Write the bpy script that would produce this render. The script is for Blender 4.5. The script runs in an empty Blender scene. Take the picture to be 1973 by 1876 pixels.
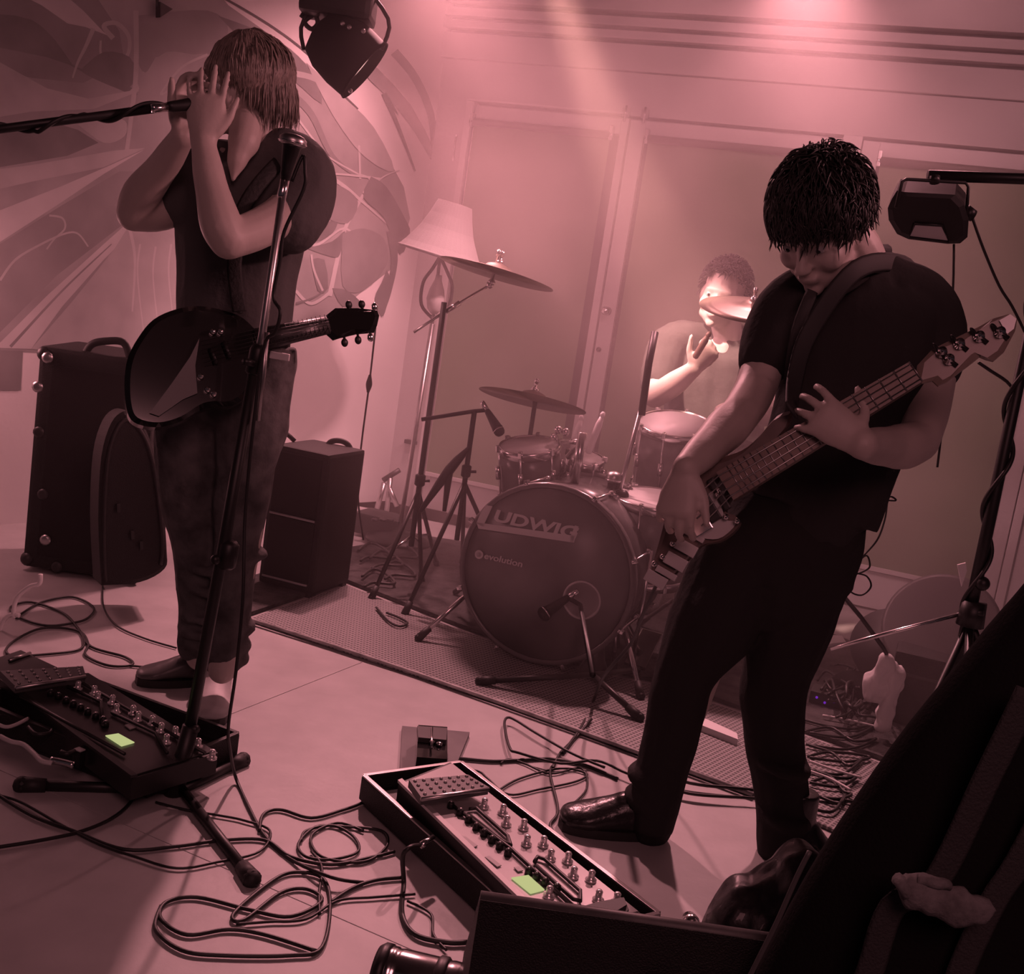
import bpy, bmesh, math, random
from math import sin, cos, pi, radians
from mathutils import Vector as V, Matrix, noise
random.seed(7)
SC = bpy.context.scene
COL = SC.collection

# ------------------------------------------------------------------ camera
F_PX, PITCH, ROLL, CAM_H = 2200.0, radians(9.3), radians(8.6), 1.10
CF = V((0, cos(PITCH), -sin(PITCH)))
R0 = V((1, 0, 0)); U0 = V((0, sin(PITCH), cos(PITCH)))
CR = R0 * cos(ROLL) + U0 * sin(ROLL)
CU = U0 * cos(ROLL) - R0 * sin(ROLL)
CC = V((0, 0, CAM_H))
cam_d = bpy.data.cameras.new('camera'); cam = bpy.data.objects.new('camera', cam_d); COL.objects.link(cam)
cam_d.sensor_fit = 'HORIZONTAL'; cam_d.sensor_width = 36.0; cam_d.lens = 36.0 * F_PX / 1973.0
cam_d.clip_start = 0.05; cam_d.clip_end = 60
m3 = Matrix((CR, CU, -CF)).transposed()
cam.matrix_world = Matrix.Translation(CC) @ m3.to_4x4()
SC.camera = cam

# ------------------------------------------------------------------ look, world, lights
SC.view_settings.view_transform = 'Standard'; SC.view_settings.look = 'None'
SC.view_settings.gamma = 1.0; SC.view_settings.use_curve_mapping = False
SC.view_settings.exposure = 0.0
PINK = (1.0, 0.385, 0.42)
w = bpy.data.worlds.new('world'); SC.world = w; w.use_nodes = True
w.node_tree.nodes['Background'].inputs[0].default_value = (1.0, 0.58, 0.72, 1)
w.node_tree.nodes['Background'].inputs[1].default_value = 0.022
SC.cycles.use_denoising = True
SC.cycles.max_bounces = 6; SC.cycles.diffuse_bounces = 3; SC.cycles.glossy_bounces = 3
SC.cycles.volume_bounces = 1; SC.cycles.volume_step_rate = 3.0; SC.cycles.volume_max_steps = 64; SC.cycles.transparent_max_bounces = 8
SC.cycles.sample_clamp_indirect = 4.0; SC.cycles.sample_clamp_direct = 0.0


def ray(px, py):
    return CF + CR * ((px - 986.5) / F_PX) - CU * ((py - 938.0) / F_PX)


def P(px, py, Y):
    d = ray(px, py); return CC + d * (Y / d.y)


def G(px, py, z=0.0):
    d = ray(px, py); return CC + d * ((z - CAM_H) / d.z)


def PL(px, py, O, n):
    d = ray(px, py); return CC + d * ((O - CC).dot(n) / d.dot(n))


def lamp(name, kind, loc, target, power, size=0.1, spot=60, blend=0.5, color=PINK, sizey=None):
    d = bpy.data.lights.new(name, kind); o = bpy.data.objects.new(name, d); COL.objects.link(o)
    o.location = loc; d.energy = power; d.color = color
    o.rotation_euler = (V(target) - V(loc)).to_track_quat('-Z', 'Y').to_euler()
    if kind == 'SPOT':
        d.spot_size = radians(spot); d.spot_blend = blend; d.shadow_soft_size = size
    elif kind == 'AREA':
        d.size = size
        if sizey: d.shape = 'RECTANGLE'; d.size_y = sizey
    else:
        d.shadow_soft_size = size
    return o


L_BACK = P(830, -190, 4.75)
lamp('back_spot_light', 'SPOT', L_BACK, G(960, 1430), 370, 0.05, 66, 1.0)
lamp('wall_wash_light', 'SPOT', P(960, -230, 4.9), P(470, 860, 4.7), 215, 0.10, 78, 0.9)
lamp('far_side_light', 'SPOT', P(1560, -170, 4.5), G(1490, 1580), 350, 0.05, 50, 0.9)
lamp('door_fill_light', 'SPOT', P(1700, -420, 3.3), P(1650, 520, 5.2), 75, 0.15, 95, 0.9)  # added fill from the right, only to brighten the door wall
lamp('drummer_spot_light', 'SPOT', P(1010, -180, 3.55), P(1335, 680, 4.15), 800, 0.04, 17, 0.5, color=(1.0, 0.47, 0.40))
lamp('stage_lamp_light', 'SPOT', P(722, 150, 4.02), P(1345, 800, 4.25), 110, 0.05, 60, 0.8)
lamp('left_wall_fill_light', 'SPOT', (1.1, 3.5, 3.0), (-1.05, 5.1, .35), 900, 0.10, 34, 1.0)  # added spot without a known fixture, lifts the left wall
lamp('house_fill_light', 'AREA', (0.6, -1.5, 2.9), (0.2, 3.2, 0.8), 32, 1.6)
lamp('left_low_fill_light', 'POINT', (-1.86, 3.58, .85), (0, 0, 0), 7, 0.12)  # added unseen fill off frame, brightens the lower left wall
lamp('low_side_light', 'SPOT', (2.3, 2.3, 2.3), (-0.55, 2.7, 1.25), 160, 0.12, 32, 0.8)

# ------------------------------------------------------------------ materials
MATS = {}


def mat(name, c, rough=0.6, metal=0.0, nscale=0, namt=0.0, bump=0.0, bscale=60, spec=0.5, coat=0.0, emit=0, sheen=0.0, tint=None):
    if name in MATS: return MATS[name]
    m = bpy.data.materials.new(name); m.use_nodes = True; t = m.node_tree; b = t.nodes['Principled BSDF']
    if not isinstance(c, tuple): c = (c, c * .97, c * .97)
    b.inputs['Base Color'].default_value = (*c, 1); b.inputs['Roughness'].default_value = rough
    b.inputs['Metallic'].default_value = metal; b.inputs['Specular IOR Level'].default_value = spec
    b.inputs['Coat Weight'].default_value = coat; b.inputs['Sheen Weight'].default_value = sheen
    tc = t.nodes.new('ShaderNodeTexCoord')
    if namt > 0:
        n = t.nodes.new('ShaderNodeTexNoise'); n.inputs['Scale'].default_value = nscale or 8; n.inputs['Detail'].default_value = 5
        t.links.new(tc.outputs['Object'], n.inputs['Vector'])
        r = t.nodes.new('ShaderNodeValToRGB'); r.color_ramp.elements[0].position = 0.3; r.color_ramp.elements[1].position = 0.7
        r.color_ramp.elements[0].color = (*[max(0, x * (1 - namt)) for x in c], 1)
        r.color_ramp.elements[1].color = (*[min(1, x * (1 + namt)) for x in c], 1)
        t.links.new(n.outputs['Fac'], r.inputs['Fac']); t.links.new(r.outputs['Color'], b.inputs['Base Color'])
    if bump > 0:
        n2 = t.nodes.new('ShaderNodeTexNoise'); n2.inputs['Scale'].default_value = bscale; n2.inputs['Detail'].default_value = 4
        t.links.new(tc.outputs['Object'], n2.inputs['Vector'])
        bn = t.nodes.new('ShaderNodeBump'); bn.inputs['Strength'].default_value = bump; bn.inputs['Distance'].default_value = 0.01
        t.links.new(n2.outputs['Fac'], bn.inputs['Height']); t.links.new(bn.outputs['Normal'], b.inputs['Normal'])
    if emit:
        b.inputs['Emission Color'].default_value = (*c, 1); b.inputs['Emission Strength'].default_value = emit
    MATS[name] = m
    return m


M_white = mat('white_paint', .72, .6, nscale=3, namt=.06, bump=.05)
M_wall = mat('pink_wall_paint', .55, .7, nscale=2, namt=.10, bump=.08)
M_frame = mat('door_frame_paint', .62, .45, nscale=5, namt=.05)
M_dark_trim = mat('dark_joint', .10, .8)
M_blind = mat('blind_fabric', (.165, .215, .135), .8, nscale=3, namt=.10, bump=.15, bscale=500)
M_floor = mat('stage_floor', .40, .5, nscale=9, namt=.09, bump=.10, bscale=30)
M_black = mat('black_paint', .012, .45)
M_blackf = mat('black_cloth', .010, .95, bump=.25, bscale=220, spec=.1)
M_tolex = mat('black_vinyl_covering', .016, .55, bump=.5, bscale=400, spec=.35)
M_grille = mat('grille_cloth', .024, .85, bump=.5, bscale=600, spec=.2)
M_rubber = mat('black_rubber', .018, .6)
M_chrome = mat('chrome', .75, .18, 1.0)
M_steel = mat('brushed_steel', .50, .35, 1.0, nscale=30, namt=.1)
M_dmetal = mat('dark_metal', .045, .45, .5)
M_skin = mat('skin', (.52, .45, .42), .5, nscale=14, namt=.06, bump=.06, bscale=120)
M_shirt = mat('black_shirt', .038, .9, bump=.3, bscale=40, spec=.15)
M_shirt2 = mat('charcoal_shirt', .055, .9, nscale=8, namt=.2, bump=.4, bscale=25)
M_jeans = mat('dark_denim', .105, .85, nscale=18, namt=.45, bump=.5, bscale=45, spec=.2)
M_blackj = mat('black_trousers', .028, .9, bump=.4, bscale=30, spec=.15)
M_hair_b = mat('fair_hair', (.22, .18, .16), .5, nscale=60, namt=.35)
M_hair_d = mat('dark_hair', (.02, .017, .017), .55)
M_leather = mat('black_leather', .02, .28, bump=.2, bscale=60)
M_gloss = mat('gloss_black_lacquer', .012, .12, coat=.5)
M_cable = mat('black_cable', .016, .45)
M_wcable = mat('pale_cable', .55, .5)
M_cymbal = mat('bronze', (.22, .19, .16), .5, .8, nscale=3, namt=.15)
M_shell = mat('drum_shell_wrap', .13, .25, nscale=9, namt=.3)
M_head = mat('drum_head', .55, .5)
M_bhead = mat('dark_drum_head', .15, .35, nscale=4, namt=.3)
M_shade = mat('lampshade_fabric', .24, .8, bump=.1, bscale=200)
M_screen = mat('lit_screen', (.58, .62, .27), .6, emit=.85, spec=0); M_screen.node_tree.nodes['Principled BSDF'].inputs['Base Color'].default_value = (.03, .03, .02, 1)
M_wood = mat('pale_wood', (.36, .27, .22), .4, nscale=20, namt=.2)
M_neck = mat('neck_wood', (.16, .12, .10), .45, nscale=30, namt=.2)
M_guard = mat('pickguard', .50, .35)
M_cloth = mat('white_cloth', .55, .9, bump=.3, bscale=40)
M_wood2 = mat('bass_wood', (.15, .11, .10), .3, nscale=20, namt=.2)

# haze / floor special materials
hz = bpy.data.materials.new('stage_haze'); hz.use_nodes = True; t = hz.node_tree; t.nodes.clear()
mo = t.nodes.new('ShaderNodeOutputMaterial'); vs = t.nodes.new('ShaderNodeVolumeScatter')
vs.inputs['Color'].default_value = (.92, .80, .80, 1); vs.inputs['Density'].default_value = 0.13; vs.inputs['Anisotropy'].default_value = 0.25
tc = t.nodes.new('ShaderNodeTexCoord'); sx = t.nodes.new('ShaderNodeSeparateXYZ'); t.links.new(tc.outputs['Object'], sx.inputs[0])
mr = t.nodes.new('ShaderNodeMapRange'); mr.interpolation_type = 'SMOOTHSTEP'; mr.inputs['From Min'].default_value = -1.9; mr.inputs['From Max'].default_value = -.7
mr.inputs['To Min'].default_value = .05; mr.inputs['To Max'].default_value = .27; t.links.new(sx.outputs['X'], mr.inputs['Value'])
ns = t.nodes.new('ShaderNodeTexNoise'); ns.inputs['Scale'].default_value = 1.5; ns.inputs['Detail'].default_value = 2; t.links.new(tc.outputs['Object'], ns.inputs['Vector'])
m2 = t.nodes.new('ShaderNodeMapRange'); m2.inputs['From Min'].default_value = .35; m2.inputs['From Max'].default_value = .65; m2.inputs['To Min'].default_value = .35; m2.inputs['To Max'].default_value = 1.6; t.links.new(ns.outputs['Fac'], m2.inputs['Value'])
mu_ = t.nodes.new('ShaderNodeMath'); mu_.operation = 'MULTIPLY'; t.links.new(mr.outputs[0], mu_.inputs[0]); t.links.new(m2.outputs[0], mu_.inputs[1]); 
my = t.nodes.new('ShaderNodeMapRange'); my.interpolation_type = 'SMOOTHSTEP'; my.inputs['From Min'].default_value = -1.45; my.inputs['From Max'].default_value = -.25; my.inputs['To Min'].default_value = .42; my.inputs['To Max'].default_value = 1.15
t.links.new(sx.outputs['Y'], my.inputs['Value']); m4 = t.nodes.new('ShaderNodeMath'); m4.operation = 'MULTIPLY'; t.links.new(mu_.outputs[0], m4.inputs[0]); t.links.new(my.outputs[0], m4.inputs[1]); t.links.new(m4.outputs[0], vs.inputs['Density'])
t.links.new(vs.outputs[0], mo.inputs['Volume'])


# ------------------------------------------------------------------ mesh builder
class MB:
    def __init__(s):
        s.v = []; s.f = []; s.mi = []; s.cur = 0; s.sm = []; s.smooth = True

    def add(s, vs, fs):
        b = len(s.v); s.v += [V(x) for x in vs]
        for f in fs: s.f.append([i + b for i in f]); s.mi.append(s.cur); s.sm.append(s.smooth)
        return s

    def box(s, c, sz, M=None, bev=0.0):
        bm = bmesh.new(); bmesh.ops.create_cube(bm, size=1)
        for q in bm.verts: q.co = V((q.co.x * sz[0], q.co.y * sz[1], q.co.z * sz[2]))
        if bev: bmesh.ops.bevel(bm, geom=bm.edges[:], offset=bev, segments=2, affect='EDGES', profile=.7)
        M = M or Matrix.Identity(3); bm.verts.index_update()
        sm = s.smooth; s.smooth = False
        s.add([V(c) + M @ q.co for q in bm.verts], [[q.index for q in f.verts] for f in bm.faces]); s.smooth = sm
        bm.free(); return s

    def tube(s, pts, r, n=8, cap=True, sub=0, side=None):
        pts = [V(p) for p in pts]; rs = r if isinstance(r, (list, tuple)) else [r] * len(pts)
        rs = [x if isinstance(x, tuple) else (x, x) for x in rs]
        if sub: pts, rs = smooth_path(pts, rs, sub)
        up = None; vs = []
        for i, p in enumerate(pts):
            t = (pts[min(i + 1, len(pts) - 1)] - pts[max(i - 1, 0)])
            t = t.normalized() if t.length > 1e-9 else V((0, 0, 1))
            if up is None:
                up = side.copy() if side else (V((0, 0, 1)) if abs(t.z) < .9 else V((1, 0, 0)))
            if side: up = side.copy()
            a = up - t * up.dot(t)
            if a.length < 1e-6: a = t.orthogonal()
            a.normalize(); b = t.cross(a); up = a
            for k in range(n):
                q = 2 * pi * k / n; vs.append(p + a * cos(q) * rs[i][0] + b * sin(q) * rs[i][1])
        fs = []
        for i in range(len(pts) - 1):
            for k in range(n): fs.append([i * n + k, i * n + (k + 1) % n, (i + 1) * n + (k + 1) % n, (i + 1) * n + k])
        if cap:
            fs.append(list(range(n))[::-1]); fs.append([(len(pts) - 1) * n + k for k in range(n)])
        return s.add(vs, fs)

    def lathe(s, o, ax, prof, n=24, u=None):
        # prof: list of (r, h)
        ax = V(ax).normalized(); u = (V(u) if u else ax.orthogonal()); u = (u - ax * u.dot(ax)).normalized(); w_ = ax.cross(u); vs = []; fs = []
        for r, h in prof:
            for k in range(n):
                q = 2 * pi * k / n; vs.append(V(o) + ax * h + (u * cos(q) + w_ * sin(q)) * max(r, 1e-5))
        for i in range(len(prof) - 1):
            for k in range(n): fs.append([i * n + k, i * n + (k + 1) % n, (i + 1) * n + (k + 1) % n, (i + 1) * n + k])
        if prof[0][0] > 1e-4: fs.append(list(range(n))[::-1])
        if prof[-1][0] > 1e-4: fs.append([(len(prof) - 1) * n + k for k in range(n)])
        return s.add(vs, fs)

    def prism(s, pts, d):
        # pts: planar 3D loop, d: extrusion vector
        n = len(pts); pts = [V(p) for p in pts]; d = V(d)
        sm = s.smooth; s.smooth = False
        s.add(pts + [p + d for p in pts], [list(range(n)), [n + i for i in range(n)][::-1]] + [[i, n + i, n + (i + 1) % n, (i + 1) % n] for i in range(n)])
        s.smooth = sm
        return s

    def ell(s, c, r, M=None, seg=14, rings=9):
        M = M or Matrix.Identity(3); r = r if isinstance(r, (tuple, list)) else (r, r, r); vs = []; fs = []
        for i in range(rings + 1):
            th = pi * i / rings
            for k in range(seg):
                ph = 2 * pi * k / seg
                vs.append(V(c) + M @ V((r[0] * sin(th) * cos(ph), r[1] * sin(th) * sin(ph), r[2] * cos(th))))
        for i in range(rings):
            for k in range(seg): fs.append([i * seg + k, (i + 1) * seg + k, (i + 1) * seg + (k + 1) % seg, i * seg + (k + 1) % seg])
        return s.add(vs, fs)

    def grid(s, fn, nu, nv):
        vs = [fn(i / nu, j / nv) for i in range(nu + 1) for j in range(nv + 1)]
        return s.add(vs, [[i * (nv + 1) + j, (i + 1) * (nv + 1) + j, (i + 1) * (nv + 1) + j + 1, i * (nv + 1) + j + 1] for i in range(nu) for j in range(nv)])

    def mesh(s, name, mats, off=V((0, 0, 0))):
        me = bpy.data.meshes.new(name); me.from_pydata([v - off for v in s.v], [], s.f)
        for m in (mats if isinstance(mats, (list, tuple)) else [mats]): me.materials.append(m)
        me.polygons.foreach_set('material_index', s.mi); me.polygons.foreach_set('use_smooth', s.sm)
        bm = bmesh.new(); bm.from_mesh(me); bmesh.ops.recalc_face_normals(bm, faces=bm.faces); bm.to_mesh(me); bm.free()
        me.update(); return me

    def build(s, name, mats, parent=None, **k):
        base = root_loc(parent) if parent else s.base()
        o = bpy.data.objects.new(name, s.mesh(name, mats, base)); COL.objects.link(o)
        if parent: o.parent = parent
        else: o.location = base
        tag(o, **k); return o

    def base(s):
        xs = [v.x for v in s.v]; ys = [v.y for v in s.v]; zs = [v.z for v in s.v]
        return V(((min(xs) + max(xs)) / 2, (min(ys) + max(ys)) / 2, min(zs)))


def smooth_path(pts, rs, sub):
    op, orr = [], []
    n = len(pts)
    for i in range(n - 1):
        p0, p1, p2, p3 = pts[max(i - 1, 0)], pts[i], pts[i + 1], pts[min(i + 2, n - 1)]
        for k in range(sub):
            t = k / sub
            op.append(.5 * ((2 * p1) + (p2 - p0) * t + (2 * p0 - 5 * p1 + 4 * p2 - p3) * t * t + (3 * p1 - p0 - 3 * p2 + p3) * t ** 3))
            tt = t * t * (3 - 2 * t)
            orr.append((rs[i][0] * (1 - tt) + rs[i + 1][0] * tt, rs[i][1] * (1 - tt) + rs[i + 1][1] * tt))
    op.append(pts[-1]); orr.append(rs[-1])
    return op, orr


def root_loc(o):
    l = V((0, 0, 0))
    while o: l += o.location; o = o.parent
    return l


def tag(o, label=None, cat=None, group=None, kind=None):
    if label: o['label'] = label
    if cat: o['category'] = cat
    if group: o['group'] = group
    if kind: o['kind'] = kind
    return o


def thing(name, loc, label, cat, group=None):
    o = bpy.data.objects.new(name, None); COL.objects.link(o); o.location = loc; o.empty_display_size = .1
    return tag(o, label, cat, group)


def frame(z, x=None):
    z = V(z).normalized(); x = V(x) if x else z.orthogonal(); x = (x - z * x.dot(z)).normalized(); y = z.cross(x)
    return Matrix((x, y, z)).transposed()


def remeshed(mb, name, mats, parent, voxel=.006, smooth=4, wr=None, **k):
    """union of overlapping closed shapes into one continuous skin"""
    base = root_loc(parent) if parent else mb.base()
    me = mb.mesh(name + '_raw', mats, base); o = bpy.data.objects.new(name + '_raw', me); COL.objects.link(o)
    r = o.modifiers.new('r', 'REMESH'); r.mode = 'VOXEL'; r.voxel_size = voxel; r.use_smooth_shade = True
    s = o.modifiers.new('s', 'SMOOTH'); s.factor = .5; s.iterations = smooth
    dg = bpy.context.evaluated_depsgraph_get(); ev = o.evaluated_get(dg)
    m2 = bpy.data.meshes.new_from_object(ev); bpy.data.objects.remove(o); bpy.data.meshes.remove(me)
    m2.name = name
    m2.materials.clear()
    for m in (mats if isinstance(mats, (list, tuple)) else [mats]): m2.materials.append(m)
    if wr:
        amp, sx, sz = wr
        nr = [v.normal.copy() for v in m2.vertices]
        for v, q in zip(m2.vertices, nr):
            c = v.co + base
            n_ = noise.noise(V((c.x * sx, c.y * sx, c.z * sz))) + .5 * noise.noise(V((c.x * sx * 2.3 + 5, c.y * sx * 2.3, c.z * sz * 2.1)))
            v.co += q * (n_ * amp)
    m2.polygons.foreach_set('use_smooth', [True] * len(m2.polygons)); m2.update()
    ob = bpy.data.objects.new(name, m2); COL.objects.link(ob)
    if parent: ob.parent = parent
    else: ob.location = base
    tag(ob, **k); return ob


# ------------------------------------------------------------------ setting
TH = radians(20)
WC = G(742, 965)                                             # the corner where the two walls meet the floor
WD = V((cos(TH), -sin(TH), 0)); WN = V((-sin(TH), -cos(TH), 0))   # along the door wall / into the room
T2 = radians(52)
LD = V((-cos(T2), -sin(T2), 0)); LN = V((sin(T2), -cos(T2), 0))   # along the mural wall towards the audience / into the room
Z = V((0, 0, 1))


def W(s, z, out=0.0): return WC + WD * s + Z * z + WN * out
def LW(px, py, out=0.0): return PL(px, py, WC + LN * out, LN)


def wbox(mb, s0, s1, z0, z1, o0, o1, bev=0):
    M = Matrix((WD, WN, Z)).transposed()
    mb.box(W((s0 + s1) / 2, (z0 + z1) / 2, (o0 + o1) / 2), (abs(s1 - s0), abs(o1 - o0), abs(z1 - z0)), M, bev)


# stage floor: boundary follows the front edge seen lower left
E0, E1 = G(0, 1692), G(270, 1880)
ed = (E1 - E0).normalized()
FA = E0 - ed * 2.2; FB = E0 + ed * 3.6
mb = MB(); mb.prism([FA, FB, FB + V((1.6, 5.5, 0)), W(5, 0, -.3), WC - WN * .3 + WN * 0 - WD * .5, FA + V((-1.2, 3.2, 0))], V((0, 0, -.12)))
floor = mb.build('floor', M_floor, kind='structure')
# thin sheets of the stage deck with open joints
fu = (G(1440, 1500) - G(480, 1195)).normalized(); fv = Z.cross(fu)
if fv.y < 0: fv = -fv
fo = G(480, 1205)
k = 0
for (a0, a1, b0, b1) in ((-1.3, .42, -1.16, -.004), (.4222, 2.2, -1.16, -.004), (-1.3, -.1, -2.3, -1.1622), (-.0978, 1.3, -2.3, -1.1622)):
    mb = MB(); c = fo + fu * ((a0 + a1) / 2) + fv * ((b0 + b1) / 2) + Z * .0004
    mb.box(c, (a1 - a0, b1 - b0, .0024), Matrix((fu, fv, Z)).transposed(), .0008)
    mb.build('floor_sheet', M_floor, floor)
mb = MB(); mb.prism([FA, FB, FB - Z * .6, FA - Z * .6], -V((0.02, 0.03, 0)))
mb.build('stage_front_trim', M_black, kind='structure')
mb = MB(); mb.prism([V((-5, -3, -.6)), V((5, -3, -.6)), V((5, 4, -.6)), V((-5, 4, -.6))], V((0, 0, -.05)))
mb.build('ground_floor', M_blackf, kind='structure')

# walls
mb = MB(); wbox(mb, -.3, 5.0, -.1, 3.2, -.25, -.06)
wallb = mb.build('wall_back', M_wall, kind='structure')
mb = MB(); wbox(mb, 0, .19, 0, 2.165, -.06, .0)            # left pier
wbox(mb, .19, 4.9, 1.98, 2.165, -.06, .0)                  # header over the doors
mb.build('wall_panel', M_wall, wallb)
M2 = Matrix((LD, LN, Z)).transposed()
mb = MB(); mb.box(WC + LD * 2.3 - LN * .05 + Z * 1.5, (4.9, .1, 3.4), M2); walll = mb.build('wall_left', M_white, kind='structure')
mb = MB(); mb.box(V((1.0, 3.0, 3.25)), (9, 8, .1)); mb.build('ceiling', M_dark_trim, kind='structure')
# grooved bulkhead boards above the doors
tr = MB(); wbox(tr, -.2, 4.9, 2.168, 3.15, -.06, -.02)
tr = tr.build('trim_1', M_dark_trim, kind='structure')
for z0, z1, o in ((2.168, 2.283, .022), (2.303, 2.338, .03), (2.357, 2.396, .03), (2.418, 2.60, .045), (2.612, 2.9, .045)):
    mb = MB(); wbox(mb, -.14, 4.9, z0, z1, -.02, o, .004); mb.build('board', M_wall, tr)
# doors
def door(idx, s0, s1, st=.07):
    d = thing('door_%d' % idx, W((s0 + s1) / 2, 0), None, None); d['kind'] = 'structure'
    a, b = s0, s1
    for q0, q1 in ((a, a + st), (b - st, b)):
        mb = MB(); wbox(mb, q0, q1, .01, 1.965, -.05, -.005, .003); mb.build('stile', M_frame, d)
    mb = MB(); wbox(mb, a + st, b - st, 1.895, 1.965, -.05, -.005, .003); mb.build('rail', M_frame, d)
    mb = MB(); wbox(mb, a + st, b - st, .01, .17, -.05, -.005, .003); mb.build('rail', M_frame, d)
    mb = MB(); wbox(mb, a + st - .005, b - st + .005, .165, 1.9, -.035, -.028); mb.build('pane', mat('dark_glass', .03, .08), d)
    return d
d1 = door(1, .195, .957, .035)
d2 = door(2, .967, 1.90)
d3 = door(3, 1.99, 2.87)
mb = MB(); wbox(mb, 1.905, 1.985, 0, 1.98, -.06, .0, .003); mb.build('trim_2', M_frame, kind='structure')
mb = MB(); wbox(mb, 2.875, 3.5, 0, 1.98, -.06, .0, .003); mb.build('trim_3', M_white, kind='structure')
mb = MB(); wbox(mb, 2.91, 2.918, 0, 1.97, .0, .004); mb.build('trim_4', M_dark_trim, kind='structure')
mb = MB(); wbox(mb, .155, .19, 0, 1.98, .0, .018, .004); wbox(mb, .155, .95, 1.982, 1.99, 0, .012); mb.build('trim_5', M_frame, kind='structure')
# roller blinds hanging inside the glass
for i, (a, b, lab) in enumerate(((.205, .885, 'pale green roller blind on the left glass door beside the lampshade'), (1.065, 1.82, 'pale green roller blind on the middle glass door behind the drummer'), (2.075, 2.80, 'pale green roller blind on the right glass door behind the floodlight'))):
    t_ = thing('roller_blind', W((a + b) / 2, .2), lab, 'blind', 'roller blinds on the glass doors')
    mb = MB(); mb.grid(lambda u, v: W(a + (b - a) * u, .19 + 1.69 * v, .006 + .0015 * sin(u * 9 + v * 4)), 24, 24); mb.build('fabric', M_blind, t_)
    mb = MB(); mb.tube([W(a, 1.885, .018), W(b, 1.885, .018)], .017, 12); mb.build('roller', mat('blind_roller', (.12, .11, .10), .6), t_)
    mb = MB(); wbox(mb, a, b, .175, .195, 0.0, .014, .003); mb.build('bottom_bar', M_frame, t_)
    for q in (a - .006, b + .006):
        mb = MB(); wbox(mb, q - .008, q + .008, 1.86, 1.925, -.004, .03, .003); mb.tube([W(q - .01, 1.885, .02), W(q + .01, 1.885, .02)], .012, 10); mb.build('bracket', M_chrome, t_)
# door furniture
for i, (s, z, lab) in enumerate(((1.0, 1.105, 'round chrome knob on the middle door stile at handle height'),)):
    t_ = d2
    mb = MB(); mb.lathe(W(s, z, -.004), WN, [(.02, 0), (.02, .004), (.008, .006), (.007, .02), (.017, .027), (.02, .038), (.014, .048), (0, .052)], 18); mb.build('knob_head', M_chrome, t_)
    mb = MB(); mb.lathe(W(s - .012, z - .18, -.004), WN, [(.011, 0), (.011, .008), (0, .009)], 14); mb.build('keyhole_plate', M_dmetal, t_)
for i, (s, z) in enumerate(((.94, 2.0), (1.03, 2.0))):
    t_ = thing('door_bolt', W(s, z), 'small metal bolt above the %s leaf of the double door' % ('left' if i == 0 else 'right'), 'bolt', 'bolts above the double door')
    mb = MB(); wbox(mb, s - .018, s + .018, z - .03, z + .012, -.004, .01, .002); mb.build('plate', M_steel, t_)
    mb = MB(); mb.tube([W(s, z - .05, .012), W(s, z + .02, .012)], .006, 8); mb.build('rod', M_chrome, t_)
mb = MB(); wbox(mb, .118, .124, 1.70, 1.82, 0, .006); mb.tube([W(.121, 1.71, .008), W(.121, 1.81, .008)], .004, 6)
mb.build('wall_strip', M_chrome, label='thin bright metal strip on the wall beside the left glass door', cat='strip')
# door handle low on the left jamb (small lever)
t_ = thing('door_lever', W(.1, .33), 'small dark lever latch low on the door jamb behind the cymbal stand', 'latch')
mb = MB(); wbox(mb, .075, .135, .315, .335, .0, .03, .004); mb.build('lever', M_dmetal, t_)
mb = MB(); wbox(mb, .115, .13, .33, .42, .0, .012, .002); mb.build('plate', M_steel, t_)
mb = MB(); wbox(mb, 2.15, 2.42, 2.55, 2.7, .045, .07, .005)
for kx in range(6): wbox(mb, 2.17 + kx * .04, 2.19 + kx * .04, 2.56, 2.69, .07, .076)
mb.build('wall_vent', M_white, label='pale rectangular vent cover at the top right of the wall', cat='vent')

# ---- mural painted on the left wall: flat paint shapes on the real wall plane
mm = [mat('mural_base', .30, .8, nscale=5, namt=.16), mat('mural_light', .38, .8, nscale=7, namt=.12), mat('mural_dark', .18, .8, nscale=6, namt=.2),
      mat('mural_pale', .47, .8, nscale=7, namt=.08), mat('mural_mid', .235, .8, nscale=6, namt=.14), mat('mural_line', .12, .8)]
mu = MB(); mu.smooth = False
lay = [0]
def spline(pts, n=6):
    p, _ = smooth_path([V((a, b, 0)) for a, b in pts], [(1, 1)] * len(pts), n); return [(q.x, q.y) for q in p]
def poly(c, pts, sm=0):
    if sm: pts = spline(list(pts) + [pts[0]], sm)[:-1]
    lay[0] += 1; o = .0006 + lay[0] * .00004; mu.cur = c
    vs = [LW(a, b, o) for a, b in pts]
    from mathutils.geometry import tessellate_polygon
    tri = tessellate_polygon([[V(v) for v in vs]])
    mu.add(vs, [list(t) for t in tri])
def stroke(c, pts, w0, w1=None, sm=6):
    w1 = w0 if w1 is None else w1
    pts = spline(pts, sm); n = len(pts); L, R = [], []
    for i, (a, b) in enumerate(pts):
        x0, y0 = pts[max(i - 1, 0)]; x1, y1 = pts[min(i + 1, n - 1)]; dx, dy = x1 - x0, y1 - y0; l = math.hypot(dx, dy) or 1
        ww = (w0 + (w1 - w0) * i / (n - 1)) / 2; L.append((a - dy / l * ww, b + dx / l * ww)); R.append((a + dy / l * ww, b - dx / l * ww))
    lay[0] += 1; o = .0006 + lay[0] * .00004; mu.cur = c
    vs = [LW(*q, o) for q in L] + [LW(*q, o) for q in R]
    mu.add(vs, [[i, i + 1, n + i + 1, n + i] for i in range(n - 1)])
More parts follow.
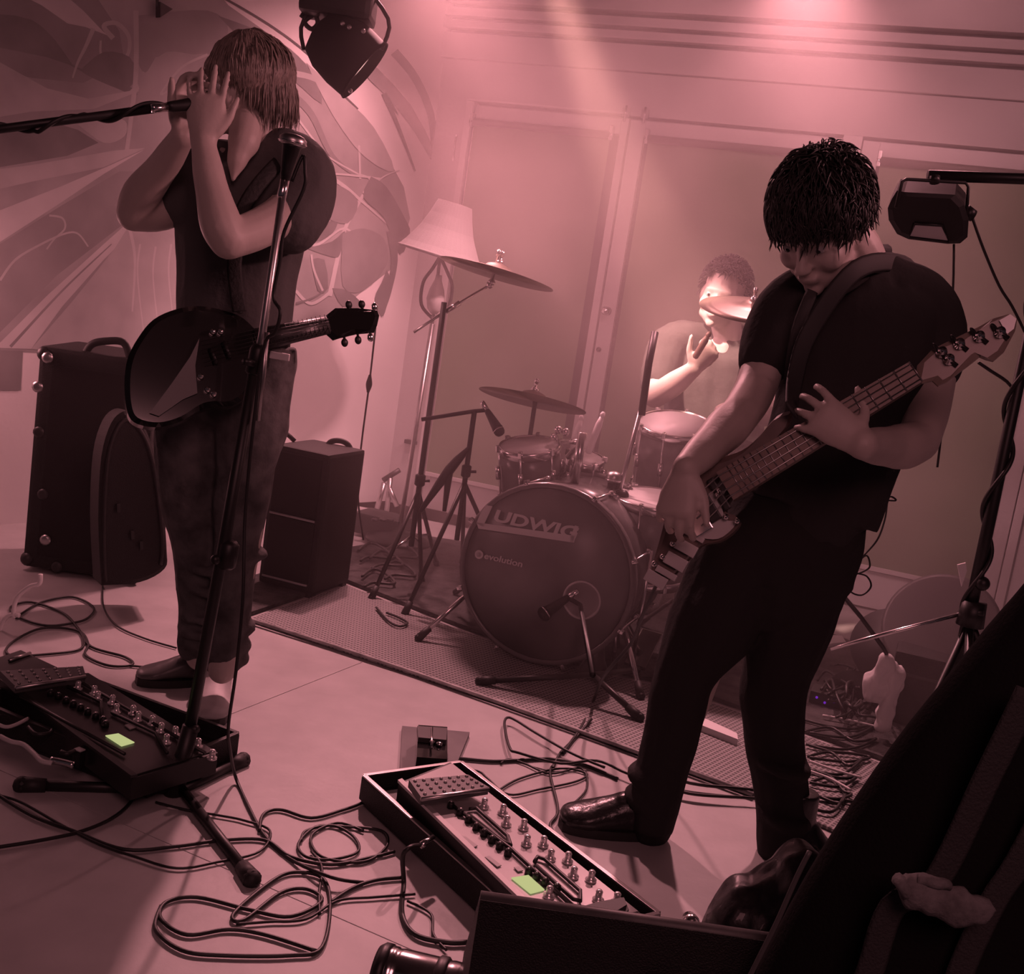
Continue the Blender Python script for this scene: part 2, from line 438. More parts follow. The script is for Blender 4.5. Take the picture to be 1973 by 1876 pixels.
# whole painted field bounded by the arch at right and the level bottom edge
poly(0, [(-160, 668), (250, 689), (420, 700), (560, 660), (640, 610), (700, 560), (752, 520), (780, 460), (790, 420), (778, 360), (740, 290), (690, 220), (640, 170), (560, 95), (440, 10), (400, -40), (-160, -60)])
poly(4, [(-160, -60), (150, -60), (230, 60), (240, 120), (160, 160), (60, 150), (-160, 90)])
poly(3, [(30, -60), (90, -40), (160, 20), (200, 62), (212, 70), (165, 52), (130, 45), (80, 10), (20, -20)])
poly(2, [(-160, 20), (30, 30), (90, 60), (130, 110), (150, 130), (240, 160), (262, 185), (180, 150), (90, 110), (-160, 60)], 3)
stroke(1, [(218, 74), (200, 50), (225, 45), (248, 70), (246, 105), (222, 120), (196, 108), (194, 78)], 10, 4)
stroke(1, [(180, 55), (165, 90), (150, 120), (140, 150)], 9, 3)
poly(2, [(160, 130), (200, 100), (250, 110), (262, 150), (240, 172), (200, 160), (160, 140)], 3)
poly(1, [(-160, 60), (0, 120), (90, 170), (170, 190), (250, 175), (265, 160), (270, 175), (180, 210), (60, 215), (0, 225), (-160, 230)])
poly(4, [(265, 30), (400, 20), (440, 60), (400, 105), (320, 100), (280, 140), (262, 100)], 4)
poly(0, [(300, 110), (370, 105), (400, 110), (390, 170), (330, 230), (270, 250), (265, 180)], 4)
stroke(1, [(400, 105), (350, 130), (310, 180), (330, 170), (360, 140)], 5, 3)
stroke(1, [(262, 20), (262, 140), (252, 230), (243, 300)], 10, 8)
poly(2, [(-160, 250), (100, 235), (150, 250), (190, 275), (130, 300), (0, 322), (-160, 350)])
poly(1, [(150, 240), (190, 228), (240, 232), (240, 262), (200, 275)], 4)
poly(1, [(-160, 345), (60, 318), (220, 290), (280, 285), (200, 322), (60, 350), (-160, 400)])
poly(3, [(-160, 450), (0, 405), (120, 358), (220, 315), (278, 288), (200, 335), (110, 395), (0, 466), (-160, 560)])
poly(4, [(-160, 560), (0, 470), (120, 395), (230, 330), (300, 330), (310, 380), (240, 430), (110, 530), (0, 640), (-160, 660)])
stroke(1, [(95, 415), (120, 420), (125, 440), (105, 460), (90, 480)], 4, 3)
stroke(1, [(0, 540), (30, 500), (80, 470), (125, 450), (150, 450), (170, 475)], 5, 3)
poly(3, [(-100, 668), (0, 660), (90, 570), (200, 470), (245, 430), (260, 440), (200, 500), (120, 590), (60, 672)])
poly(1, [(60, 672), (140, 580), (220, 480), (245, 440), (340, 400), (340, 690), (200, 686)])
stroke(4, [(20, 668), (120, 560), (215, 470)], 6, 2)
stroke(3, [(250, 440), (260, 500), (255, 600)], 7, 3)
stroke(1, [(340, 400), (300, 470), (280, 480), (300, 690)], 6)
for q in ((270, 470), (300, 475), (330, 470)): stroke(3, [(q[0], q[1]), (q[0] - 5, q[1] + 60), (q[0] + 8, q[1] + 180)], 4, 2)
# arch outline and right-hand foliage
stroke(5, [(400, -20), (470, 18), (540, 62), (600, 110), (640, 160), (690, 210)], 5, 3)
poly(2, [(420, 30), (500, 60), (560, 95), (600, 140), (620, 200), (560, 150), (500, 110)], 3)
stroke(1, [(560, 140), (620, 160), (680, 240), (720, 300)], 12, 6)
poly(1, [(590, 120), (660, 185), (720, 245), (760, 330), (700, 300), (640, 220)], 3)
stroke(4, [(560, 180), (600, 220), (640, 300), (690, 340)], 16, 6)
stroke(3, [(575, 230), (605, 270), (630, 300), (690, 335)], 4, 3)
stroke(3, [(620, 330), (665, 360), (700, 390), (745, 430)], 9, 3)
stroke(3, [(692, 280), (694, 345)], 4)
stroke(3, [(700, 375), (665, 440), (650, 500), (635, 570)], 6, 9)
stroke(3, [(585, 470), (615, 470), (662, 440), (690, 463)], 5, 4)
stroke(3, [(700, 372), (740, 340), (770, 328)], 4, 2)
stroke(3, [(700, 372), (712, 345), (690, 335)], 3)
stroke(3, [(575, 345), (600, 340), (640, 335), (700, 340), (735, 345)], 4)
poly(2, [(594, 455), (620, 432), (650, 425), (640, 450), (610, 465)], 3)
poly(2, [(590, 478), (640, 465), (665, 445), (655, 490), (640, 495)], 3)
poly(4, [(610, 350), (660, 360), (690, 390), (670, 430), (630, 420), (610, 400)], 3)
poly(2, [(715, 340), (745, 360), (780, 420), (790, 450), (770, 490), (740, 420), (700, 380)], 3)
poly(4, [(660, 450), (700, 440), (740, 460), (745, 510), (700, 560), (660, 550)], 3)
poly(2, [(600, 500), (625, 500), (632, 555), (612, 560)], 2)
stroke(3, [(600, 490), (605, 520), (622, 560)], 4)
stroke(3, [(570, 560), (600, 585), (640, 560)], 6)
stroke(2, [(570, 585), (600, 575), (625, 560)], 5, 2)
poly(2, [(640, 555), (670, 560), (700, 590), (660, 590)], 3)
for q in range(5): stroke(4, [(680 + q * 9, 540), (684 + q * 12, 500), (700 + q * 12, 470)], 3, 2)
# dark curved band and leaf at the rim
stroke(2, [(752, 445), (760, 500), (750, 560), (738, 600)], 16, 6)
poly(2, [(745, 520), (752, 540), (745, 590), (735, 610), (722, 575), (735, 545)], 3)
poly(1, [(726, 130), (790, 200), (838, 290), (842, 310), (835, 316), (790, 240), (740, 180), (700, 140)], 2)
stroke(4, [(760, 100), (800, 150), (830, 220), (838, 300)], 17, 12)
stroke(4, [(740, 180), (770, 250), (800, 330)], 10, 3)
stroke(4, [(745, 190), (768, 222)], 12, 1)
# level dark band low on the wall at the far left
poly(4, [(-200, 668), (44, 676), (40, 752), (-200, 750)])
mu.build('mural', mm, walll)
# small black hook high on the wall
mb = MB(); a = LW(305, 15, .012); mb.prism([LW(300, 4, .01), LW(324, 18, .01), LW(300, 34, .01)], LN * .03); mb.tube([LW(302, -10, .02), LW(304, 12, .02)], .006)
mb.build('wall_hook', M_black, label='small black triangular hook high on the painted wall', cat='hook')

# ribbed metal ramp mat and dark rug under the drums
rb = bpy.data.materials.new('ribbed_mat'); rb.use_nodes = True; t = rb.node_tree; b = t.nodes['Principled BSDF']
b.inputs['Roughness'].default_value = .55; tc = t.nodes.new('ShaderNodeTexCoord')
wv = []
for ang_, sc in ((35, 46), (-50, 46)):
    mp = t.nodes.new('ShaderNodeMapping'); mp.inputs['Rotation'].default_value = (0, 0, radians(ang_)); t.links.new(tc.outputs['Object'], mp.inputs[0])
    q = t.nodes.new('ShaderNodeTexWave'); q.inputs['Scale'].default_value = sc / 2.0; q.bands_direction = 'X'; t.links.new(mp.outputs[0], q.inputs[0]); wv.append(q)
mx = t.nodes.new('ShaderNodeMath'); mx.operation = 'MAXIMUM'; t.links.new(wv[0].outputs['Fac'], mx.inputs[0]); t.links.new(wv[1].outputs['Fac'], mx.inputs[1])
cr = t.nodes.new('ShaderNodeValToRGB'); cr.color_ramp.elements[0].color = (.045, .043, .043, 1); cr.color_ramp.elements[1].color = (.31, .30, .30, 1); cr.color_ramp.elements[0].position = .45
t.links.new(mx.outputs[0], cr.inputs[0]); t.links.new(cr.outputs[0], b.inputs['Base Color'])
bn = t.nodes.new('ShaderNodeBump'); bn.inputs['Strength'].default_value = .4; t.links.new(mx.outputs[0], bn.inputs['Height']); t.links.new(bn.outputs[0], b.inputs['Normal'])
mb = MB(); q = [G(482, 1192, .01), G(960, 1352, .01), G(1450, 1530, .01), G(1700, 1640, .01), G(1770, 1496, .01), G(1300, 1330, .01), G(1065, 1278, .01), G(880, 1212, .01), G(668, 1128, .01)]
mb.prism([v - Z * .006 for v in q], Z * .008); mat_o = mb.build('ribbed_mat', rb, label='ribbed metal-look mat strip running across the stage in front of the drums', cat='mat')
mb = MB(); e = [G(482, 1193, .014), G(640, 1243, .014), G(800, 1296, .014), G(960, 1352, .014), G(1200, 1438, .014), G(1450, 1530, .014)]
mb.tube(e, [.006] * 6, 6); mb.build('edge_strip', mat('edge_tape', .34, .6, nscale=20, namt=.4), mat_o)
M_rug = mat('dark_rug', .05, .95, nscale=14, namt=.7, bump=.5, bscale=90)
mb = MB(); mb.prism([v for v in (G(400, 1145, .003), G(482, 1186, .003), G(668, 1122, .003), G(880, 1206, .003), G(1065, 1272, .003), G(1300, 1322, .003), G(1770, 1490, .003), G(1860, 1330, .003), G(1330, 1115, .003), G(810, 1035, .003), G(620, 1068, .003))], Z * .012)
mb.build('rug', M_rug, label='dark patterned rug beneath the drum kit', cat='rug')

# haze filling the rear of the stage
mb = MB(); hb = V((1.0, 0, 0)); mb.box(V((1.0, 4.75, 1.45)), (9.0, 3.9, 3.5)); haze = mb.build('stage_haze', hz, label='thin smoke hanging over the back half of the stage', cat='haze', kind='stuff')


# ================================================================== people
def rot(axis, a): return Matrix.Rotation(a, 3, V(axis))


def hand(mb, wrist, f, n, t, curls, spread=.10, L=1.0, thumb=(.55, .75, .2), r=.0082):
    """palm plus five bent fingers. f: along the hand, n: where the palm faces, t: thumb side"""
    f = V(f).normalized(); t = V(t); t = (t - f * t.dot(f)).normalized(); n0 = f.cross(t); n = n0 if n0.dot(V(n)) > 0 else -n0
    wrist = V(wrist)
    mb.tube([wrist - f * .01 * L, wrist + f * .02 * L, wrist + f * .055 * L, wrist + f * .088 * L, wrist + f * .098 * L],
            [(.026 * L, .019 * L), (.031 * L, .019 * L), (.040 * L, .017 * L), (.041 * L, .014 * L), (.034 * L, .010 * L)], 12, side=t)
    for i in range(4):
        off = (.030 - .0205 * i) * L
        base = wrist + f * (.082 - .004 * abs(i - 1)) * L + t * off
        d = (f + t * spread * (1.5 - i)).normalized(); ln = [.074, .082, .076, .060][i] * L
        ax = d.cross(n).normalized(); c = curls[i]; p = base; pts = [p]; dd = d
        for j, (q, cc) in enumerate(((.46, c[0]), (.30, c[1]), (.24, c[2]))):
            dd = rot(ax, cc) @ dd if (rot(ax, .1) @ d).dot(n) > 0 else rot(ax, -cc) @ dd
            p = p + dd * ln * q; pts.append(p)
        rr = r * L * [1, 1.03, 1, .88][i]
        mb.tube(pts, [rr * 1.08, rr, rr * .95, rr * .80], 8, sub=4); mb.ell(pts[-1], rr * .80, seg=8, rings=6); mb.ell(pts[1], rr * 1.08, seg=8, rings=6)
    tb = wrist + f * .022 * L + t * .024 * L
    d1 = (f * thumb[0] + t * thumb[1] + n * thumb[2]).normalized(); d2 = (d1 + f * .5 - t * .15).normalized()
    pts = [tb, tb + d1 * .036 * L, tb + d1 * .036 * L + d2 * .030 * L, tb + d1 * .036 * L + d2 * .052 * L]
    mb.tube(pts, [r * 1.6 * L, r * 1.25 * L, r * 1.1 * L, r * .85 * L], 8, sub=4); mb.ell(pts[-1], r * .85 * L, seg=8, rings=6)


def head(mb, c, fw, up, s=1.0):
    """c: middle of the head at eye height; fw: face direction"""
    fw = V(fw).normalized(); up = V(up); up = (up - fw * up.dot(fw)).normalized(); rt = fw.cross(up)
    M = Matrix((rt, fw, up)).transposed(); q = lambda x, y, z: V(c) + M @ (V((x, y, z)) * s)
    e = lambda p, r, MM=None: mb.ell(q(*p), tuple(k * s for k in r), MM or M, 16, 12)
    e((0, -.022, .035), (.076, .098, .088)); e((0, .015, -.015), (.068, .078, .092)); e((0, .040, -.070), (.050, .046, .048))
    e((0, .070, -.102), (.021, .018, .018)); e((0, .076, .018), (.052, .018, .014))
    for sx in (-1, 1):
        e((sx * .040, .055, -.035), (.026, .030, .030)); e((sx * .076, -.012, -.012), (.010, .020, .032)); e((sx * .032, .074, -.001), (.015, .013, .012))
        e((sx * .045, .02, -.075), (.018, .040, .024)); e((sx * .010, .100, -.040), (.009, .012, .008))
    mb.tube([q(0, .082, .012), q(0, .099, -.018), q(0, .110, -.036)], [.008 * s, .010 * s, .013 * s], 8, sub=3); e((0, .108, -.037), (.012, .012, .010))
    e((0, .088, -.066), (.024, .012, .006)); e((0, .085, -.076), (.020, .012, .007))
    return M, q


def eyes(q, M, s, parent):
    for sx in (-1, 1):
        mb = MB(); mb.ell(q(sx * .032, .0775, -.001), .0115 * s, M, 12, 8); eb = mb.build('eye', mat('eye_white', .5, .2), parent)
        mb = MB(); mb.ell(q(sx * .032, .0855, -.003), .0055 * s, M, 10, 6); mb.build('iris', mat('iris_dark', .02, .1), eb)


def hair(parent, c, M, s, n, length, matr, r0=.0024, cover=None, seed=3, radii=(.087, .108, .100), messy=.25, center=(0, -.020, .035), cut=None, part=(0, .02, 1), lift=.012, capm=None, droop=.45):
    rnd = random.Random(seed); mb = MB(); C0 = V(c) + M @ (V(center) * s)
    # scalp cap under the strands
    cap = MB(); R = [k * s * .96 for k in radii]; segs, rg = 22, 12; vs = []; fs = []
    for i in range(rg + 1):
        for k in range(segs):
            ph = 2 * pi * k / segs; thm = (cover(ph) if cover else 1.7); th = thm * i / rg
            vs.append(C0 + M @ V((R[0] * sin(th) * cos(ph), R[1] * sin(th) * sin(ph), R[2] * cos(th))))
    for i in range(rg):
        for k in range(segs): fs.append([i * segs + k, (i + 1) * segs + k, (i + 1) * segs + (k + 1) % segs, i * segs + (k + 1) % segs])
    mb.add(vs, fs)
    gdir = M.inverted() @ V((0, 0, -1))
    for _ in range(n):
        ph = rnd.uniform(0, 2 * pi); thm = cover(ph) if cover else 1.7; th = thm * math.sqrt(rnd.random()) * .98
        p = V((R[0] * sin(th) * cos(ph), R[1] * sin(th) * sin(ph), R[2] * cos(th)))
        L = length(ph, th) * s * rnd.uniform(.8, 1.12); st = 7; pts = [p]; d = (p.normalized() * .12 + (p - V(part) * R[2]).normalized() + V((rnd.gauss(0, messy), rnd.gauss(0, messy), rnd.gauss(0, messy)))).normalized()
        for j in range(st):
            d = (d + gdir * droop + V((rnd.gauss(0, messy * .35), rnd.gauss(0, messy * .35), rnd.gauss(0, messy * .25)))).normalized()
            p = p + d * L / st
            e = math.sqrt((p.x / R[0]) ** 2 + (p.y / R[1]) ** 2 + (p.z / R[2]) ** 2); lim = 1 + lift / .09 * (j + 1) / st
            if e < lim: p = p * (lim / e)
            elif e > lim + .10 + messy * .35 and p.z > -R[2] * .5: p = p * ((lim + .10 + messy * .35) / e)
            pts.append(p)
        wp = [C0 + M @ k for k in pts]; rr = r0 * s * rnd.uniform(.7, 1.4)
        mb.tube(wp, [rr * .6, rr, rr, rr, rr * .9, rr * .8, rr * .55, rr * .12], 4, sub=0)
    return mb.build('hair', matr, parent)


def limb(mb, pts, rs, n=14, side=None, sub=4):
    mb.tube(pts, rs, n, sub=sub, side=side)
    mb.ell(pts[0], min(rs[0]) if isinstance(rs[0], tuple) else rs[0], seg=12, rings=8); mb.ell(pts[-1], min(rs[-1]) if isinstance(rs[-1], tuple) else rs[-1], seg=12, rings=8)


# ---------------------------------------------------------------- singer
YS = 2.68
sg = thing('person', G(395, 1345), 'singer in a black v-neck tee and dark jeans cupping a microphone with both hands', 'person')
S = lambda x, y, dy=0: P(x, y, YS + dy)
mb = MB()
hc = S(470, 164, .0); hM, hq = head(mb, hc, (-.78, -.60, -.22), (.10, -.06, 1), .90)
limb(mb, [S(490, 215, .02), S(492, 262, .02), S(488, 310, .03)], [.052, .055, .065])
# chest and body core
limb(mb, [S(486, 300, .03), S(470, 380, .03), S(458, 500, .02), S(452, 600, .0), S(446, 680, 0)], [(.10, .055), (.13, .07), (.12, .07), (.12, .07), (.12, .07)], side=V((1, -.15, 0)))
# his left arm (right in view): upper arm comes forward, forearm up
el = S(440, 462, -.26); wr = S(392, 276, -.22)
limb(mb, [S(578, 335, .0), S(560, 400, -.06), S(500, 440, -.17), el], [.052, .048, .043, .041])
limb(mb, [el, S(425, 430, -.26), S(405, 350, -.24), wr], [.041, .044, .034, .026])
hand(mb, wr, S(399, 170, -.20) - wr, (.25, 1, 0), (1, .1, .1), [(.02, .08, .08)] * 3 + [(.04, .1, .1)], spread=.09, L=1.02, thumb=(.85, .62, .1), r=.0078)
# his right arm
er = S(258, 412, -.02); wr2 = S(352, 262, -.16)
limb(mb, [S(392, 345, .05), S(372, 380, .05), S(310, 408, .02), er], [.050, .046, .044, .040])
limb(mb, [er, S(272, 375, -.04), S(318, 315, -.10), wr2], [.040, .043, .034, .026])
hand(mb, wr2, S(362, 175, -.14) - wr2, (1, -.3, -.1), (-.4, -.6, .2), [(.5, .7, .5), (.5, .8, .5), (.6, .8, .5), (.6, .9, .5)], spread=.05, thumb=(.7, .6, .3), r=.0088)
# legs within the jeans
for pts in ([S(415, 690), S(408, 930, .02), S(398, 1180, .0), S(385, 1265, .0)], [S(500, 690), S(478, 930, -.02), S(448, 1180, -.03), S(428, 1290, -.08)]):
    limb(mb, pts, [.075, .052, .038, .034])
remeshed(mb, 'body', M_skin, sg, .0046, 5)
eyes(hq, hM, .90, sg)
# tee
mb = MB(); sd = V((1, -.15, 0))
limb(mb, [S(488, 322, .03), S(482, 350, .03), S(466, 440, .03), S(455, 540, .02), S(450, 620, .0), S(447, 680, 0)], [(.155, .08), (.178, .100), (.160, .104), (.146, .10), (.143, .10), (.142, .104)], side=sd)
limb(mb, [S(470, 305, .05), S(548, 300, .02), S(590, 338, .0), S(585, 392, -.03), S(560, 425, -.07)], [.05, .062, .070, .070, .070])
limb(mb, [S(470, 310, .05), S(410, 318, .04), S(385, 350, .05), S(358, 388, .03)], [.05, .06, .064, .062])
shirt = remeshed(mb, 'shirt', mat('charcoal_tee', .11, .9, bump=.3, bscale=40, spec=.15), sg, .006, 5, wr=(.006, 9, 4))
# skin showing in the V neck
mb = MB(); limb(mb, [S(476, 238, -.03), S(470, 272, -.062), S(458, 305, -.082), S(449, 345, -.096)], [.040, .036, .024, .006])
remeshed(mb, 'neckline', M_skin, sg, .004, 6)
# jeans
mb = MB()
limb(mb, [S(452, 660, .0), S(450, 700, .0), S(448, 760, .0)], [(.148, .105), (.150, .108), (.135, .100)], side=sd)
limb(mb, [S(382, 720, .0), S(364, 820, .0), S(364, 930, -.01), S(380, 1050, .0), S(388, 1180, .0), S(380, 1240, .0)], [(.088, .09), (.085, .085), (.075, .075), (.062, .065), (.052, .06), (.048, .06)], side=sd)
limb(mb, [S(492, 720, .0), S(482, 820, -.02), S(468, 930, -.02), S(456, 1050, -.03), S(442, 1180, -.03), S(430, 1270, -.05)], [(.090, .09), (.085, .085), (.068, .072), (.055, .062), (.050, .058), (.046, .058)], side=sd)
for x, y, a, b in ((398, 1090, .063, .010), (396, 1130, .060, .011), (392, 1185, .060, .012), (388, 1215, .058, .012), (448, 1200, .056, .012), (442, 1235, .058, .013), (440, 1262, .056, .012), (470, 1060, .056, .010)):
    mb.lathe(S(x, y, -.02), (.15, 0, 1), [(a * .9, -b), (a, 0), (a * .9, b)], 16)
remeshed(mb, 'jeans', M_jeans, sg, .006, 4, wr=(.007, 12, 7))
mb = MB(); mb.box(S(539, 686, -.09), (.046, .006, .016), frame((0, 0, 1), (1, -.1, .1)), .002); mb.build('belt_tag', mat('tag_white', .9, .5), sg, label='small white tag on the belt')
# shoes
def shoe(parent, heel, toe, name, m, sole, w_=.045, h=.062):
    heel = V(heel); toe = V(toe); d = (toe - heel); L = d.length; d.normalize(); sdv = d.cross(Z).normalized(); mb = MB()
    lp = [0, .15, .35, .55, .75, .92, 1.0]; ww = [.030, .036, .036, .040, .046, .038, .018]; hh = [.060, .068, .062, .048, .036, .028, .016]
    mb.tube([heel + d * L * a + Z * (hh[i] * .55 + .012) for i, a in enumerate(lp)], [(ww[i] * w_ / .045, hh[i] * .6 * h / .062) for i in range(7)], 14, sub=3, side=sdv)
    mb.tube([heel + d * L * .12 + Z * .05, heel + d * L * .10 + Z * (.07 + h)], [.040, .038], 12)
    up = remeshed(mb, name, m, parent, .005, 4)
    s_ = MB(); n = 20; loop = []
    for k in range(n):
        a = 2 * pi * k / n; x = .5 - .5 * cos(a); ww_ = (.034 + .013 * x) * (abs(sin(a)) ** .6) * (1 if sin(a) >= 0 else -1)
        loop.append(heel + d * (L * (1.03 * x - .01)) + sdv * ww_ * w_ / .045 + Z * .002)
    s_.prism(loop, Z * .020); s_.build('sole', sole, up)
shoe(sg, G(386, 1318), G(262, 1316), 'shoe', mat('brown_leather_shoe', .10, .38), M_rubber, .045, .05)
shoe(sg, G(412, 1330), G(398, 1402), 'shoe', mat('pale_leather_shoe', .40, .5, nscale=12, namt=.25), M_rubber, .055, .05)
# fair hair down to the jaw
def cov_s(ph):
    f = sin(ph)                                     # 1 = face side
    return 1.95 if f < .1 else (1.60 if f < .6 else 1.28)
def len_s(ph, th):
    f = sin(ph); return (.205 if f < .0 else (.15 if f < .45 else .115)) * (1 - .45 * min(1, th / 1.9))
hair(sg, hc, hM, .92, 2300, len_s, M_hair_b, cover=cov_s, messy=.25, part=(.25, .25, 1.0), droop=.62, lift=.004, r0=.0019, seed=5, radii=(.078, .098, .096))

# ---------------------------------------------------------------- bassist
def facing(O, tilt=(0, 0, 0)):
    return ((CC - V(O)).normalized() + V(tilt)).normalized()


BO = P(1370, 960, 2.36 - .27); bn_ = facing(BO, (-.12, 0, .12))
YB = 2.36
bs = thing('person', G(1400, 1640), 'bass player in a black polo shirt looking down at the strings', 'person')
B = lambda x, y, dy=0: P(x, y, YB + dy)
mb = MB()
bc = B(1580, 432, -.02); bM, bq = head(mb, bc, (-.42, -.62, -.66), (-.45, -.55, .72), 1.0)
limb(mb, [B(1612, 440, .03), B(1650, 500, .06), B(1655, 570, .08)], [.056, .060, .075])
sb = V((1, .05, -.05))
limb(mb, [B(1650, 560, .08), B(1648, 640, .08), B(1620, 800, .06), B(1595, 950, .04), B(1500, 1080, .03)], [(.09, .05), (.12, .06), (.11, .06), (.11, .06), (.11, .06)], side=sb)
# his right arm (left in view) reaches down to the strings
e1 = B(1425, 800, -.14); w1 = B(1322, 902, -.33)
limb(mb, [B(1520, 610, .06), B(1478, 690, .02), B(1450, 760, -.05), e1], [.042, .044, .042, .039])
limb(mb, [e1, B(1400, 825, -.18), B(1360, 865, -.26), w1], [.039, .042, .034, .026])
hand(mb, w1, B(1300, 990, -.36) - w1, (.8, .6, 0), (.8, -.2, .4), [(.25, .7, .5), (.3, .8, .5), (.4, .8, .5), (.5, .8, .5)], spread=.08, L=.93, thumb=(.8, .6, .2), r=.0085)
# his left arm bends up to the neck
e2 = B(1768, 850, -.06); w2 = PL(1662, 856, BO + bn_ * .045, bn_)
limb(mb, [B(1785, 620, .10), B(1798, 700, .08), B(1790, 780, .03), e2], [.044, .048, .045, .043])
limb(mb, [e2, B(1740, 860, -.12), B(1702, 860, -.20), w2], [.043, .046, .038, .028])
hand(mb, w2, PL(1572, 792, BO + bn_ * .05, bn_) - w2, -bn_, PL(1640, 770, BO, bn_) - PL(1620, 860, BO, bn_), [(.2, .5, .6), (.2, .55, .6), (.2, .55, .6), (.25, .6, .6)], spread=.16, L=.98, thumb=(.35, .9, .5), r=.0085)
for pts in ([B(1420, 1090, .02), B(1345, 1280, -.02), B(1285, 1480, -.03), B(1265, 1590, -.03)], [B(1570, 1090, .02), B(1510, 1290, .02), B(1500, 1480, .0), B(1505, 1640, -.03)]):
    limb(mb, pts, [.08, .055, .04, .036])
remeshed(mb, 'body', M_skin, bs, .0044, 5)
eyes(bq, bM, 1.0, bs)
# polo
mb = MB()
limb(mb, [B(1655, 560, .08), B(1655, 600, .08), B(1648, 680, .08), B(1625, 790, .07), B(1592, 900, .05), B(1562, 985, .04)], [(.130, .085), (.176, .105), (.178, .115), (.150, .110), (.148, .116), (.151, .118)], side=sb)
limb(mb, [B(1600, 555, .08), B(1525, 590, .06), B(1492, 640, .04), B(1476, 690, .01)], [.07, .066, .062, .058])
limb(mb, [B(1690, 545, .09), B(1765, 580, .10), B(1795, 640, .10), B(1796, 700, .08)], [.07, .070, .072, .068])
limb(mb, [B(1640, 520, .06), B(1700, 530, .10)], [.05, .055])
remeshed(mb, 'shirt', M_shirt, bs, .006, 5, wr=(.006, 8, 5))
mb = MB(); mb.tube([B(1588, 566, -.02), B(1612, 560, -.03), B(1655, 532, .0), B(1698, 490, .07), B(1704, 478, .13), B(1690, 484, .17)], [(.003, .010), (.004, .015), (.004, .017), (.004, .017), (.004, .014), (.003, .01)], 8, sub=4, side=V((-.3, -1, .3)))
mb.build('collar', M_shirt, bs)
mb = MB(); mb.tube([B(1565, 560, -.045), B(1535, 640, -.07), B(1520, 740, -.06)], [(.012, .003)] * 3, 6, sub=4, side=V((1, 0, 0))); mb.build('placket', M_shirt2, bs)
# trousers
mb = MB()
limb(mb, [B(1562, 950, .04), B(1530, 1030, .04), B(1505, 1080, .03), B(1490, 1130, .02)], [(.13, .09), (.158, .112), (.168, .118), (.15, .11)], side=sb)
limb(mb, [B(1425, 1080, .02), B(1378, 1190, -.01), B(1318, 1300, -.03), B(1295, 1400, -.03), B(1272, 1500, -.03), B(1255, 1588, -.03)], [(.10, .10), (.095, .095), (.068, .075), (.060, .068), (.056, .062), (.050, .062)], side=sb)
limb(mb, [B(1560, 1080, .03), B(1525, 1200, .02), B(1490, 1320, .01), B(1492, 1430, .0), B(1506, 1540, -.01), B(1508, 1640, -.02)], [(.098, .10), (.090, .092), (.072, .078), (.062, .068), (.058, .064), (.054, .062)], side=sb)
for x, y, a in ((1258, 1500, .062), (1252, 1540, .06), (1506, 1470, .066), (1510, 1570, .062)):
    mb.lathe(B(x, y, -.03), (.15, 0, 1), [(a * .88, -.014), (a, 0), (a * .88, .014)], 16)
remeshed(mb, 'trousers', M_blackj, bs, .006, 4, wr=(.007, 10, 6))
shoe(bs, G(1268, 1612), G(1078, 1592), 'boot', M_leather, M_rubber, .052, .085)
shoe(bs, G(1512, 1650), G(1600, 1672), 'boot', M_leather, M_rubber, .052, .085)
def cov_b(ph): f = sin(ph); return 1.80 if f < .1 else (1.62 if f < .6 else 1.36)
def len_b(ph, th): f = sin(ph); return .062 if f < .3 else .085
hair(bs, bc, bM, .98, 2300, len_b, M_hair_d, cover=cov_b, messy=.52, part=(.1, -.4, .5), droop=.22, lift=.008, r0=.0022, seed=8, radii=(.083, .103, .096))

# ---------------------------------------------------------------- drummer
YD = 4.25
dm = thing('person', P(1390, 990, YD), 'drummer in a short-sleeved shirt seated behind the kit under a hard spotlight', 'person')
D = lambda x, y, dy=0: P(x, y, YD + dy)
mb = MB(); dc = D(1392, 568, 0); dM, dq = head(mb, dc, (-.35, -.92, -.10), (.12, -.05, 1), .98)
limb(mb, [D(1398, 610, .02), D(1400, 650, .03), D(1400, 690, .05)], [.055, .058, .08])
sdd = V((1, -.2, 0))
limb(mb, [D(1390, 680, .05), D(1380, 740, .05), D(1375, 830, .03), D(1372, 900, 0)], [(.19, .09), (.18, .11), (.16, .10), (.17, .12)], side=sdd)
e1 = D(1262, 762, -.12); w1 = D(1335, 712, -.27)
limb(mb, [D(1290, 665, .03), D(1268, 710, -.03), e1], [.055, .048, .044]); limb(mb, [e1, D(1295, 742, -.19), w1], [.045, .044, .030])
hand(mb, w1, D(1372, 670, -.30) - w1, (.9, .2, -.3), (-.2, -.3, 1), [(.9, 1.1, .8)] * 4, spread=.03, r=.0092)
e2 = D(1500, 790, -.05)
limb(mb, [D(1498, 675, .06), D(1508, 730, .02), e2], [.055, .048, .044]); limb(mb, [e2, D(1470, 800, -.15), D(1430, 790, -.26)], [.044, .042, .030])
hand(mb, D(1430, 790, -.26), (-1, -.4, 0), (0, 0, -1), (.3, -.6, .3), [(.9, 1.0, .8)] * 4, spread=.03)
for sx in (-1, 1): limb(mb, [D(1372 + sx * 40, 900, 0), D(1372 + sx * 90, 925, -.34), D(1372 + sx * 90, 1100, -.36)], [.07, .05, .04])
remeshed(mb, 'body', M_skin, dm, .006, 5)
eyes(dq, dM, .98, dm)
mb = MB()
limb(mb, [D(1394, 672, .05), D(1392, 700, .05), D(1382, 760, .05), D(1376, 840, .03), D(1372, 890, 0)], [(.17, .09), (.21, .12), (.195, .13), (.18, .125), (.185, .14)], side=sdd)
